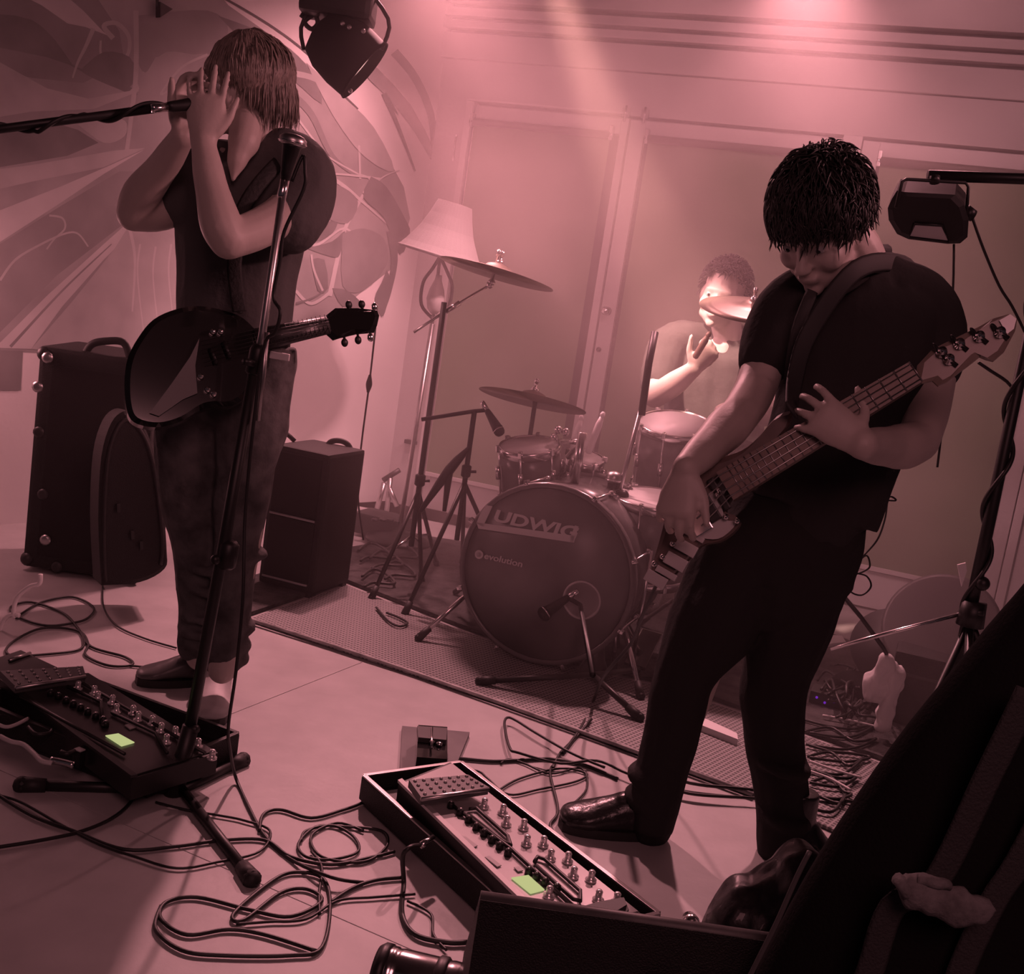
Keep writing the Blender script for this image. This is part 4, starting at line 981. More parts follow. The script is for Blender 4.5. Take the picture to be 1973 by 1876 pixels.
# rack toms on a post, with floor tom and shell to the right
mb = MB(); pb = kc - kn * .16 + Z * KR; mb.tube([pb, pb + Z * .16], .014, 12); mb.tube([pb + Z * .13, P(1085, 850, 3.7)], .009, 8); mb.tube([pb + Z * .13, P(1095, 880, 3.7)], .009, 8); mb.build('tom_post', M_chrome, bd)
for (x, y) in ((1076, 828), (1090, 832), (1068, 842)): mb = MB(); mb.ell(P(x, y, 3.72), .014, seg=10, rings=6); mb.build('wing_nut', M_chrome, bd)
tn = (Z + WN * .22 + V((-.10, 0, 0))).normalized()
drum(P(1020, 858, 3.72), tn, .098, .165, 'small rack tom with a pale head at the upper left of the bass drum', 'rack_tom', 6)
drum(P(1128, 882, 3.78), (Z + WN * .30 + V((.12, 0, 0))).normalized(), .062, .12, 'smaller rack tom right of the post under the drum sticks', 'rack_tom', 5)
drum(P(1302, 816, 3.88), (Z + WN * .28).normalized(), .125, .24, 'deep tom with a chrome hoop in front of the drummer', 'deep_tom', 8)
ft = drum(P(1262, 960, 3.62), (Z + WN * .10).normalized(), .135, .26, 'floor tom with a grey shell to the right of the bass drum', 'floor_tom', 8, mat('grey_shell', .16, .3, nscale=9, namt=.2))
for q in (0.5, 2.6, 4.7):
    c = P(1262, 960, 3.62); e = V((c.x + .15 * cos(q), c.y + .15 * sin(q), .02)); foot_leg(ft, e + Z * .38, e, .006, M_chrome)
# drum sticks: two upright, one in the drummer's hand
def stick(a, b, lab):
    a, b = V(a), V(b); d = (b - a).normalized(); L = (b - a).length; t_ = thing('drum_stick', a, lab, 'drum stick')
    mb = MB(); mb.lathe(a, d, [(.006, 0), (.0115, .006), (.0120, L * .7), (.007, L - .016)], 10); mb.build('shaft', M_wood, t_)
    mb = MB(); mb.lathe(a, d, [(.007, L - .018), (.0095, L - .010), (.006, L), (0, L + .002)], 10); mb.build('tip', M_wood, t_)
mw = M_wood; M_wood = mat('white_stick', .95, .4)
stick(P(1103, 868, 3.72), P(1121, 800, 3.74), 'pale drum stick standing upright, left one of the pair above the rack tom')
stick(P(1133, 874, 3.72), P(1163, 794, 3.74), 'pale drum stick standing upright, right one of the pair above the rack tom')
M_wood = mw
stick(P(1338, 690, 3.92), P(1368, 640, 3.90), 'drum stick gripped in the drummer\'s raised fist')
# hi-hat pedal legs and kick hardware to the right of the bass drum
hh = thing('hihat_stand', G(1190, 1245), 'hi-hat stand legs and pedal right of the bass drum', 'stand')
mb = MB(); mb.tube([G(1190, 1245, .02), P(1188, 1165, 3.45)], .008, 8); mb.build('pole', M_chrome, hh)
for e in ((1183, 1285), (1240, 1270), (1160, 1240)): foot_leg(hh, P(1188, 1170, 3.45), G(*e, .022), .006, M_chrome)
mb = MB(); mb.tube([P(1168, 1150, 3.45), P(1200, 1153, 3.45)], .009, 8); mb.build('clamp', M_chrome, hh)
mb = MB(); mb.box(G(1240, 1250, .05), (.07, .24, .012), frame((0, -.25, 1), (1, -.3, 0)), .003); mb.build('pedal_plate', M_chrome, hh)

# ================================================================== floor lamp
fl = thing('floor_lamp', G(778, 975, 0), 'old floor lamp with a pale flared bell shade standing by the doors', 'lamp')
YL = 4.75; ct, cb = P(877, 393, YL), P(848, 494, YL); ax_ = (ct - cb).normalized(); Hh = (ct - cb).length
mb = MB(); rb_, rt_ = .178, .072
prof = [(rb_, 0), (rb_ * .80, Hh * .22), (rb_ * .62, Hh * .5), (rb_ * .50, Hh * .75), (rt_, Hh), (rt_ - .004, Hh), (rb_ * .61, Hh * .5), (rb_ - .005, .001)]
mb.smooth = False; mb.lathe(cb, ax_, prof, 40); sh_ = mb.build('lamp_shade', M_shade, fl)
mb = MB(); mb.lathe(cb, ax_, [(rb_, -.004), (rb_ + .004, 0), (rb_, .006)], 40); mb.build('shade_rim', mat('rim_trim', .22, .7), sh_)
pt = P(847, 520, YL); base = V((pt.x - .02, pt.y, .02)); mb = MB(); mb.tube([base, V((pt.x, pt.y, pt.z - .22))], .010, 10); mb.tube([V((pt.x, pt.y, pt.z - .22)), cb], .007, 10); mb.build('pole', M_steel, fl)
mb = MB()
for q in range(2):
    pts = [V((pt.x, pt.y, pt.z - .20)), V((pt.x + (.055 if q else -.055), pt.y, pt.z - .15)), V((pt.x + (.06 if q else -.06), pt.y, pt.z - .06)), V((pt.x + (.03 if q else -.03), pt.y, pt.z + .0)), cb]; mb.tube(pts, .007, 8, sub=5)
mb.build('harp', M_dmetal, fl)
mb = MB(); mb.lathe(V((pt.x, pt.y, pt.z - .18)), Z, [(.012, 0), (.03, .02), (.038, .06), (.030, .10), (.014, .14), (.012, .16)], 18); mb.build('glass_body', mat('pale_ceramic', .45, .2), fl)
mb = MB(); mb.lathe(V((base.x, base.y, .018)), Z, [(.14, 0), (.14, .012), (.10, .03), (.03, .045), (.012, .08)], 28); mb.build('base', M_dmetal, fl)
# pull cord with an inline switch hanging down the painted wall
t_ = thing('hanging_cord', P(694, 860, 4.2), 'thin cord with an inline switch hanging in front of the white wall', 'cord')
mb = MB(); mb.tube([P(726, 600, 4.2), P(722, 645, 4.2), P(712, 735, 4.2), P(695, 868, 4.2), P(690, 960, 4.2), P(700, 1040, 4.2)], .0035, 6, sub=5); mb.build('cord', M_dmetal, t_)
mb = MB(); mb.tube([P(713, 722, 4.2), P(711, 740, 4.2), P(709, 756, 4.2)], [.005, .012, .005], 8, sub=4); mb.build('switch', M_dmetal, t_)


# ================================================================== amplifiers
def cabinet(name, lab, F0, F1, depth, h, cat='amplifier', back=None):
    """F0, F1: the two lower front corners on the floor"""
    u = (F1 - F0); wd = u.length; u.normalize(); n = u.cross(Z); n = n if n.dot(CC - F0) > 0 else -n
    c0 = (F0 + F1) / 2 - n * depth / 2; M = Matrix((u, n, Z)).transposed(); t_ = thing(name, c0, lab, cat)
    mb = MB(); mb.box(c0 + Z * (h / 2 + .015), (wd, depth, h), M, .014); mb.build('cabinet', M_tolex, t_)
    return t_, u, n, c0, wd, M


# combo on the right of the pair
t_, u, n, c0, wd, M = cabinet('combo_amplifier', 'black combo amplifier with a strap handle beside the ribbed mat', G(496, 1128), G(600, 1155), .26, .485)
f_ = c0 + n * .13
u2 = u
for z0, z1 in ((.035, .245), (.26, .465)):
    mb = MB(); mb.box(f_ + Z * ((z0 + z1) / 2 + .015) + n * .003, (wd - .04, .008, z1 - z0), M, .003); mb.build('grille', M_grille, t_)
mb = MB(); mb.tube([f_ - u * (wd / 2 - .02) + Z * .268 + n * .009, f_ + u * (wd / 2 - .02) + Z * .268 + n * .009], .004, 8); mb.build('piping', mat('silver_piping', .35, .4), t_)
mb = MB(); mb.tube([f_ - u * (wd / 2 - .02) + Z * .045 + n * .009, f_ + u * (wd / 2 - .02) + Z * .045 + n * .009], .004, 8); mb.build('piping', mat('silver_piping', .35), t_)
hc_ = c0 + Z * .635 + u * .02; hv = n
mb = MB(); mb.tube([P(623, 872, 4.0), P(636, 852, 4.0), P(655, 849, 4.0), P(671, 857, 4.0), P(678, 874, 4.0)], [(.010, .006)] * 5, 8, sub=5); mb.build('handle', M_rubber, t_)
for a in (-1, 1):
    for b_ in (-1, 1): mb = MB(); mb.box(c0 + u * a * (wd / 2 - .02) + n * b_ * .11 + Z * .008, (.03, .03, .016), M, .003); mb.build('foot', M_rubber, t_)
mb = MB(); mb.tube([P(541, 826, 3.9), P(560, 842, 3.92), P(568, 850, 3.92)], .008, 8); mb.build('cable_plug', M_black, label='black cable plug lying on top of the combo amplifier', cat='plug')
# big cabinet on the left
t_, u, n, c0, wd, M = cabinet('speaker_cabinet', 'large black flight-cased speaker cabinet at the left wall', G(42, 1099), G(262, 1128), .34, .72)
f_ = c0 + n * .17
mb = MB(); mb.box(f_ + Z * .37 + n * .004, (wd - .09, .010, .62), M, .004); mb.build('grille', M_grille, t_)
for a in (-1, 1):
    for z_ in (.04, .71):
        for b_ in (-1, 1):
            mb = MB(); mb.ell(c0 + u * a * (wd / 2 - .012) + n * b_ * .158 + Z * z_, .024, M, 10, 8); mb.build('corner', M_dmetal, t_)
for x, y, m_ in ((73, 745, M_steel), (75, 832, M_dmetal), (83, 952, M_dmetal), (88, 1040, M_steel), (110, 1092, M_dmetal), (92, 689, M_steel), (228, 982, M_dmetal)):
    mb = MB(); q = PL(x, y, f_ + n * .012, n); mb.lathe(q, n, [(.018, 0), (.018, .004), (.010, .007), (0, .008)], 12); mb.build('rivet', m_, t_)
mb = MB(); tp = lambda x, y: P(x, y, 3.62); mb.tube([tp(160, 690), tp(176, 664), tp(205, 657), tp(238, 660), tp(250, 690)], [(.012, .006)] * 5, 8, sub=5); mb.build('handle', M_rubber, t_)
# arched hard case leaning beside it
cc_ = thing('guitar_case', G(230, 1125), 'black arched hard case standing between cabinet and singer', 'case')
mb = MB(); CO = P(250, 960, 3.30); cn = facing(CO, (.25, 0, -.1))
outline_solid(mb, [(196, 1128), (190, 1000), (196, 880), (215, 815), (240, 792), (262, 800), (285, 835), (303, 900), (316, 985), (322, 1060), (318, 1096), (270, 1122)], CO, cn, .14, 4); cb_ = mb.build('shell', M_tolex, cc_)
mb = MB(); mb.tube([PL(a, b, CO + cn * .002, cn) for a, b in ((203, 1120), (201, 1000), (208, 885), (226, 826), (244, 808), (262, 818), (282, 850), (297, 905), (308, 985), (313, 1055), (309, 1088))], .006, 6, sub=3); mb.build('seam', M_dmetal, cc_)
for x, y in ((228, 978), (255, 1030), (272, 1050)): mb = MB(); mb.box(PL(x, y, CO + cn * .004, cn), (.010, .026, .010), frame(cn, CR), .002); mb.build('latch', M_dmetal, cc_)


# ================================================================== lights
fx = thing('floodlight', P(1785, 420, 2.78), 'boxy black floodlight hanging from the crossbar at the right', 'light')
FO = P(1786, 415, 2.78); fn = facing(FO, (0, 0, -.25))
mb = outline_solid(MB(), [(1728, 368), (1742, 371), (1840, 376), (1858, 396), (1866, 425), (1864, 458), (1850, 470), (1826, 471), (1750, 462), (1728, 452), (1712, 425), (1710, 402), (1718, 384)], FO, fn, .14, 0); mb.build('housing', M_dmetal, fx)
mb = MB(); mb.smooth = False; mb.prism([PL(a, b, FO + fn * .0005, fn) for a, b in ((1762, 430), (1816, 434), (1829, 466), (1752, 457))], fn * .002); mb.build('lens', mat('frosted_lens', .50, .35), fx)
mb = MB(); mb.tube([PL(a, b, FO + fn * .002, fn) for a, b in ((1762, 430), (1816, 434), (1829, 466), (1752, 457), (1762, 430))], .004, 6); mb.build('bezel', M_black, fx)
mb = MB(); mb.tube([P(1726, 400, 2.76), P(1738, 350, 2.76), P(1746, 345, 2.76), P(1860, 352, 2.76), P(1866, 360, 2.76), P(1862, 415, 2.76)], .004, 8); mb.build('yoke', M_black, fx)
mb = MB(); mb.tube([P(1860, 408, 2.78), P(1876, 416, 2.78)], [.018, .014], 12); mb.build('knob', M_black, fx)
mb = MB(); mb.tube([P(1801, 352, 2.76), P(1801, 340, 2.765)], .012, 10); mb.build('clamp', M_black, fx)
ls = thing('light_stand', G(1830, 1540), 'tall black lighting stand with a spiral-wound cable at the right edge', 'stand')
a, b = P(1845, 1290, 2.78), P(2045, 352, 2.78)
mb = MB(); mb.tube([a, a.lerp(b, .35), b], [.016, .015, .012], 12); mb.build('pole', M_black, ls)
mb = MB(); mb.tube([P(1788, 338, 2.78), P(2300, 356, 2.78)], .013, 10); mb.build('crossbar', M_black, ls)
mb = MB(); pts = []
for i in range(70):
    f = i / 69; c = a.lerp(b, f * .8 + .05); q = f * 24; pts.append(c + CR * .021 * cos(q) + CF * .021 * sin(q))
mb.tube(pts, .006, 6, sub=2); mb.build('wound_cable', M_cable, ls)
mb = MB(); mb.tube([P(1868, 1205, 2.78), P(1878, 1158, 2.78)], [.034, .03], 12); mb.tube([P(1870, 1180, 2.765), P(1895, 1180, 2.75)], .009, 8); mb.build('hub', M_black, ls)
mb = MB(); mb.ell(P(1893, 1124, 2.76), .018); mb.build('clamp_knob', M_black, ls)
foot_leg(ls, P(1868, 1195, 2.78), G(1700, 1570, .015), .009, M_black)
foot_leg(ls, P(1868, 1195, 2.78), G(2010, 1560, .015), .011, M_black)
foot_leg(ls, P(1868, 1195, 2.78), G(1850, 1640, .015), .011, M_black)
mb = MB(); mb.tube([P(1872, 415, 2.78), P(1895, 480, 2.78), P(1925, 550, 2.78), P(1950, 590, 2.78), P(1975, 640, 2.78)], .0035, 6, sub=4); mb.build('lamp_cable', M_cable, label='thin black lead drooping from the floodlight to its stand', cat='cable')
mb = MB(); mb.tube([P(1838, 470, 2.79), P(1836, 560, 2.79), P(1828, 640, 2.79), P(1822, 760, 2.79), P(1806, 900, 2.79)], .003, 6, sub=3); mb.build('lamp_cable', M_cable, label='thin black lead hanging straight down behind the bass player\'s shoulder', cat='cable')
mb = MB(); mb.tube([P(1885, 698, 2.78), P(1910, 715, 2.78), P(1940, 735, 2.78), P(1960, 760, 2.78)], .004, 6, sub=3); mb.build('lamp_cable', M_cable, label='short black lead joining the lighting stand behind the bass headstock', cat='cable')
# lamp head clamped high on the mural wall
sl = thing('stage_lamp', P(665, 110, 4.0), 'round dark stage lamp clamped high beside the painted arch', 'light')
c = P(660, 96, 4.0); aim = (P(1345, 690, 4.25) - c).normalized(); aim = (aim + V((.10, -.08, -.12))).normalized()
mb = MB(); mb.lathe(c - aim * .11, aim, [(.03, 0), (.085, .02), (.108, .07), (.116, .14), (.114, .20), (.118, .21), (.110, .212), (.104, .18)], 28); mb.build('housing', mat('matt_black_lamp', .03, .85, spec=.15), sl)
mb = MB(); mb.lathe(c - aim * .11, aim, [(.104, .178), (.06, .183), (0, .184)], 28); mb.build('lens', mat('lamp_lens', (.8, .45, .42), .1, emit=1.3), sl)
mb = MB(); mb.tube([c + CR * -.13, c + CR * -.14 + Z * .10, c + Z * .22, c + CR * .14 + Z * .10, c + CR * .13], .007, 8, sub=4); mb.build('yoke', M_dmetal, sl)
mb = MB(); mb.tube([P(620, 20, 4.0), P(588, 40, 4.0), P(600, 56, 4.0), P(612, 45, 4.0), P(606, 28, 4.0), P(590, 22, 4.0), P(580, 34, 4.0)], .008, 8, sub=4); mb.build('hook_clamp', M_dmetal, sl)
mb = MB(); mb.box(P(655, -10, 4.0), (.24, .16, .16), frame(Z, CR), .02); mb.tube([P(655, 10, 4.0), c + Z * .2], .02, 8); mb.build('ballast_box', M_dmetal, sl)
for x, y in ((660, 45), (673, 52), (700, 60), (675, 175)): mb = MB(); mb.ell(P(x, y, 3.88), .008, seg=8, rings=6); mb.build('bolt', M_steel, sl)
mb = MB(); mb.tube([P(400, -150, 4.0), P(655, -130, 4.0), P(1700, -120, 4.0), P(2200, -110, 4.0)], .025, 12); mb.build('lighting_bar', M_dmetal, label='dark overhead pipe carrying the stage lamps', cat='pipe')
mb = MB(); mb.tube([P(655, -130, 4.0), P(655, -30, 4.0)], .012, 8); mb.build('lamp_hanger', M_dmetal, sl)


# ================================================================== pedals
def locframe(A, Bp, up=Z):
    u = (Bp - A).normalized(); v = up.cross(u); return u, v


def pedalboard(A, u, v, L, Wd, lab, zlift, screen_px, sw_px, knob_px, rails, treadle, proc, name='pedalboard', plates=(), screen_lab='lit pale green display', base_lab=None, silver=True):
    """A: far left corner; u runs toward the viewer, v across"""
    M = Matrix((u, v, Z)).transposed(); t_ = thing(name, A + u * L / 2 + v * Wd / 2, lab, 'pedalboard')
    c = A + u * L / 2 + v * Wd / 2
    mb = MB(); mb.box(c + Z * .022, (L, Wd, .030), M, .003); mb.build('board', M_black, t_)
    for s_ in (0, 1):
        mb = MB(); mb.box(A + u * L / 2 + v * (Wd * s_) + Z * .042, (L, .012, .05), M, .002); r = mb.build('side_rail', M_tolex, t_)
        mb = MB(); mb.box(A + u * L / 2 + v * (Wd * s_) + Z * .069, (L, .010, .004), M, .001); mb.build('metal_edge', M_steel if silver else M_dmetal, r)
    for s_ in (0, 1):
        mb = MB(); mb.box(A + u * (L * s_) + v * Wd / 2 + Z * .042, (.012, Wd, .05), M, .002); r = mb.build('end_rail', M_tolex, t_)
        mb = MB(); mb.box(A + u * (L * s_) + v * Wd / 2 + Z * .069, (.010, Wd, .004), M, .001); mb.build('metal_edge', M_steel if silver else M_dmetal, r)
    return t_


def processor(quad, zt, lab, face, screen_px, sw_px, knob_px, rails, treadle_px, slots, name='effects_processor', edge_m=M_dmetal):
    """multi-effects floor unit: quad = four top-surface corners in order far-left, far-right, near-right, near-left"""
    q = [G(*p, zt) for p in quad]; c = sum(q, V((0, 0, 0))) / 4; t_ = thing(name, V((c.x, c.y, zt - .05)), lab, 'effects pedal')
    mb = MB(); mb.smooth = False; mb.prism([p for p in q], Z * -.045); mb.build('housing', M_black, t_)
    mb = MB(); mb.smooth = False; cen = c; mb.prism([p + (cen - p) * .03 + Z * .0005 for p in q], Z * .002); mb.build('top_plate', face, t_)
    top = zt + .003
    mb = MB(); mb.smooth = False; e0, e1 = q[0] - (q[1] - q[0]).normalized() * .004, q[3] - (q[2] - q[3]).normalized() * .004; ac = (q[1] - q[0]).normalized() * .013
    mb.prism([e0 + Z * .002, e0 + ac + Z * .002, e1 + ac + Z * .002, e1 + Z * .002], Z * .006); mb.build('metal_edge', edge_m, t_)
    mb = MB(); mb.smooth = False; mb.prism([G(*p, top + .001) for p in screen_px], Z * .002); mb.build('display', M_screen, t_, label='lit pale green display')
    for p in sw_px:
        b0 = G(*p, top); mb = MB(); mb.lathe(b0, Z, [(.0105, 0), (.0105, .004), (.0065, .005), (.006, .014), (.0065, .018), (.004, .021), (0, .0215)], 14); mb.build('footswitch', mat('bright_cap', .85, .22, .6), t_)
    for p in knob_px:
        b0 = G(*p, top); mb = MB(); mb.lathe(b0, Z, [(.0075, 0), (.0070, .010), (.005, .013), (0, .0135)], 12); kn_ = mb.build('control_knob', M_black, t_)
        mb = MB(); mb.ell(b0 + Z * .014, (.0035, .0035, .0015), seg=8, rings=4); mb.build('knob_cap', M_chrome, kn_)
    for r_ in rails:
        mb = MB(); mb.tube([G(*p, top + .006) for p in r_], .004, 6); mb.build('guard_rail', M_dmetal, t_)
    for sl_ in slots:
        mb = MB(); mb.smooth = False; mb.prism([G(*p, top + .001) for p in sl_], Z * .002); mb.build('button', mat('grey_button', .35, .4), t_)
    tq = [G(*p, zt + .035) for p in treadle_px]; mb = MB(); mb.smooth = False; mb.prism(tq, Z * -.016); tr_ = mb.build('treadle', mat('treadle_rubber', .07, .5), t_)
    cA, cB, cC, cD = tq
    for i in range(4):
        for j in range(7):
            p = cA.lerp(cB, (j + .5) / 7).lerp(cD.lerp(cC, (j + .5) / 7), (i + .5) / 4); mb = MB(); mb.ell(p + Z * .001, (.004, .004, .003), seg=6, rings=4); mb.build('stud', M_steel, tr_)
    mb = MB(); mb.tube([cD - Z * .004, cC - Z * .004], .005, 6); mb.build('treadle_edge', M_steel, tr_)
    return t_


# right pedalboard
A = G(694, 1552); u = (G(930, 1775) - A).normalized(); v = Z.cross(u); v = v if v.x > 0 else -v
pedalboard(A, u, v, .66, .245, 'open flight-case pedalboard with bright metal edges on the stage floor', 0, None, None, None, None, None, None)
processor([(768, 1508), (868, 1468), (1238, 1762), (1068, 1800)], .095, 'long silver-topped effects processor with a lit display on the metal-edged board', mat('silver_panel', .40, .35, .3),
          [(985, 1692), (1018, 1687), (1049, 1715), (1022, 1722)],
          [(932, 1556), (968, 1568), (1008, 1597), (1014, 1628), (975, 1590), (1046, 1630), (1093, 1661), (1060, 1656), (1104, 1690), (1138, 1697), (1152, 1735), (1187, 1740), (1057, 1728)],
          [(868, 1556), (886, 1570), (902, 1584), (917, 1598), (932, 1610), (947, 1623), (962, 1635), (978, 1648), (1018, 1684), (1033, 1694), (1050, 1705), (1072, 1716)],
          [[(905, 1558), (918, 1556), (978, 1610), (984, 1628), (972, 1622), (905, 1570)], [(1030, 1660), (1036, 1650), (1050, 1655), (1118, 1715), (1118, 1735), (1105, 1732), (1034, 1668)], [(868, 1548), (985, 1635), (1110, 1752)]],
          [(788, 1502), (902, 1492), (942, 1516), (812, 1536)], [[(888, 1614), (896, 1612), (920, 1630), (912, 1634)], [(934, 1652), (942, 1650), (966, 1668), (958, 1671)], [(990, 1672), (1000, 1670), (1008, 1678), (998, 1680)]], edge_m=mat('bright_edge', .55, .3, .3))
wp = thing('volume_pedal', G(1170, 1775), 'small black volume pedal on the near corner of the right board', 'pedal')
mb = MB(); mb.smooth = False; mb.prism([G(*p, .10) for p in ((1115, 1756), (1148, 1745), (1205, 1735), (1212, 1752), (1180, 1774))], Z * -.03); mb.build('base', M_rubber, wp)
mb = MB(); mb.smooth = False; mb.prism([G(*p, .128) for p in ((1125, 1745), (1150, 1737), (1202, 1728), (1208, 1742), (1178, 1760))], Z * -.012); mb.build('treadle', M_rubber, wp)
# small pedal on a flat plate
ep = thing('expression_pedal', G(832, 1490), 'small black and silver pedal on a flat plate behind the right board', 'pedal')
mb = MB(); mb.smooth = False; mb.prism([G(*p, .014) for p in ((775, 1398), (905, 1410), (868, 1500), (770, 1488))], Z * -.012); mb.build('base_plate', mat('grey_plate', .10, .6, nscale=8, namt=.3), ep)
mb = MB(); mb.smooth = False; mb.prism([G(*p, .065) for p in ((806, 1396), (862, 1400), (862, 1462), (803, 1458))], Z * -.05); mb.build('housing', M_gloss, ep)
mb = MB(); mb.smooth = False; mb.prism([G(*p, .078) for p in ((804, 1398), (862, 1402), (860, 1425), (806, 1420))], Z * -.012); mb.build('switch_plate', M_dmetal, ep)
for x, y in ((832, 1432), (846, 1436)): mb = MB(); mb.lathe(G(x, y, .066), Z, [(.008, 0), (.007, .008), (0, .009)], 12); mb.build('control_knob', M_chrome, ep)
mb = MB(); mb.tube([G(832, 1402, .08), G(832, 1440, .075)], .003, 6); mb.build('hinge_pin', M_chrome, ep)
mb = MB(); mb.tube([G(772, 1487, .016), G(868, 1498, .016)], .006, 6); mb.build('plate_edge', M_black, ep)

# left pedalboard
A = G(-70, 1420); u = (G(300, 1545) - G(-60, 1395)).normalized(); v = Z.cross(u); v = v if v.x > 0 else -v
mb = MB()
pb_ = pedalboard(G(-60, 1400, 0), (G(300, 1552) - G(-60, 1400)).normalized(), (lambda q: q if q.y > 0 else -q)(Z.cross((G(300, 1552) - G(-60, 1400)).normalized())), .52, .27, 'black pedalboard crowded with patch leads at the left edge', 0, None, None, None, None, None, None, silver=False)
processor([(0, 1312), (170, 1296), (420, 1450), (255, 1500)], .085, 'long dark effects processor with a lit display on the left board', mat('dark_panel', .055, .3, .3),
          [(203, 1418), (228, 1414), (259, 1431), (234, 1438)],
          [(150, 1328), (181, 1338), (188, 1349), (216, 1356), (224, 1373), (256, 1376), (266, 1388), (293, 1396), (310, 1410), (337, 1417), (381, 1440), (408, 1462), (320, 1432)],
          [(97, 1340), (112, 1346), (127, 1354), (141, 1361), (155, 1368), (169, 1376), (184, 1384), (198, 1392), (203, 1400)],
          [[(130, 1322), (195, 1352), (198, 1398)], [(215, 1372), (300, 1412), (322, 1450)], [(40, 1342), (240, 1452)], [(150, 1310), (395, 1450)]],
          [(0, 1292), (160, 1283), (165, 1300), (30, 1322)], [[(240, 1398), (252, 1394), (262, 1402), (250, 1406)]])
for pts, m_, r_, lab in (([(0, 1418), (20, 1428), (45, 1434), (66, 1452), (80, 1466), (100, 1470)], M_wcable, .005, 'pale patch lead looping over the left board'),
                         ([(-10, 1392), (10, 1400), (30, 1396), (54, 1384)], M_wcable, .004, 'short curved patch lead at the edge of the left board'),
                         ([(98, 1464), (120, 1468), (142, 1474)], M_chrome, .007, 'bright jack plug on the left board'),
                         ([(118, 1448), (130, 1452), (150, 1444), (160, 1440)], M_dmetal, .005, 'dark right-angle patch lead by the tall jack plug'),
                         ([(55, 1400), (70, 1414), (95, 1412), (100, 1406)], M_dmetal, .004, 'dark patch lead in the middle of the left board')):
    mb = MB(); mb.tube([G(a, b, .075) for a, b in pts], r_, 8, sub=4); mb.build('patch_lead', m_, label=lab, cat='cable')
for x, y, lab in ((152, 1460, 'small pale square pedal beside the jack plug on the left board'), (197, 1456, 'cream-topped small pedal at the near edge of the left board')):
    t_ = thing('stompbox', G(x, y, .04), lab, 'pedal'); w_ = .045 if x > 180 else .02; c = G(x, y, .06)
    mb = MB(); mb.box(c, (w_, w_ * .8, .035), Matrix((u, v, Z)).transposed(), .003); mb.build('housing', M_black, t_)
    mb = MB(); mb.box(c + Z * .0185, (w_ * .9, w_ * .7, .003), Matrix((u, v, Z)).transposed(), .001); mb.build('top_plate', mat('cream_top', .55, .35), t_)
# little black wedge pedal at the far end of the left board
wp = thing('volume_pedal', G(30, 1285), 'black volume pedal at the far end of the left board', 'pedal')
mb = MB(); mb.smooth = False; mb.prism([G(*p, .07) for p in ((-20, 1272), (40, 1252), (110, 1285), (60, 1300), (-20, 1300))], Z * -.05); mb.build('base', M_rubber, wp)
mb = MB(); mb.tube([G(18, 1272, .075), G(58, 1258, .075)], .005, 6); mb.build('hinge_rod', M_steel, wp)

# ================================================================== cables on the floor
def cable(pts, lab, r=.0036, m=M_cable, z=.007, name='cable', grp=None):
    mb = MB(); ps = []
    for p in pts: ps.append(G(p[0], p[1], p[2] if len(p) > 2 else z))
    mb.tube(ps, r, 7, sub=6); return mb.build(name, m, label=lab, cat='cable', group=grp)


cable([(310, 1745), (300, 1790), (350, 1830), (430, 1840), (560, 1840), (620, 1825), (636, 1740), (620, 1690), (565, 1680), (520, 1700), (450, 1760), (470, 1772), (540, 1720), (590, 1712), (620, 1735), (560, 1765), (480, 1752), (380, 1728), (320, 1738), (310, 1770), (360, 1800), (440, 1790), (510, 1800), (610, 1832)], 'black lead lying in one big loose coil at the bottom left of the stage')
cable([(636, 1738), (680, 1710), (725, 1695), (775, 1690)], 'black lead running from the big coil toward the right board')
cable([(455, 1780), (520, 1775), (590, 1770), (650, 1735), (720, 1728), (800, 1722)], 'thinner lead crossing behind the big coil', .0026)
cable([(-20, 1520), (60, 1570), (140, 1600), (240, 1636), (340, 1630), (430, 1618), (510, 1618), (560, 1650), (640, 1665), (720, 1650), (760, 1640)], 'long black lead sweeping across the front of the stage from the left')
cable([(-20, 1634), (80, 1618), (160, 1600), (225, 1570), (262, 1530), (290, 1470), (330, 1400, .06)], 'black lead curving up toward the left board')
cable([(-10, 1530), (40, 1545), (120, 1590), (190, 1625), (260, 1650), (340, 1672), (420, 1660), (500, 1640), (520, 1600), (470, 1580), (420, 1570), (360, 1560), (300, 1545)], 'faint lead looping near the tripod foot', .0026)
cable([(500, 1600), (504, 1575), (518, 1562), (545, 1560), (600, 1575), (660, 1560), (700, 1545), (740, 1518), (765, 1512)], 'lead leading into the far corner of the right board')
cable([(580, 1620), (590, 1600), (640, 1590), (680, 1610), (690, 1640), (640, 1655), (590, 1650), (575, 1625), (610, 1592), (660, 1592), (735, 1600), (745, 1630), (700, 1660), (620, 1650), (600, 1610), (650, 1585), (700, 1600)], 'tangled coil of thin black lead left of the right board', .0030)
cable([(600, 1640), (620, 1670), (615, 1720), (616, 1760)], 'short end of lead falling from the tangled coil', .0028)
cable([(30, 1190), (80, 1160), (140, 1150), (180, 1170), (170, 1190), (140, 1200), (90, 1205), (40, 1190), (20, 1170), (60, 1160), (120, 1180), (150, 1210), (175, 1245), (240, 1265), (255, 1280), (210, 1282), (165, 1262), (170, 1240), (150, 1215), (80, 1210), (20, 1240), (20, 1262), (90, 1260), (155, 1250), (160, 1225)], 'black lead coiled in wide loops beside the singer\'s shoes')
cable([(198, 1128), (200, 1170), (225, 1205), (280, 1230), (340, 1248)], 'thin black lead running from the cabinet to the singer\'s foot', .0028)
cable([(250, 1282), (300, 1284), (340, 1268)], 'short loop of lead under the singer\'s shoe', .0030)
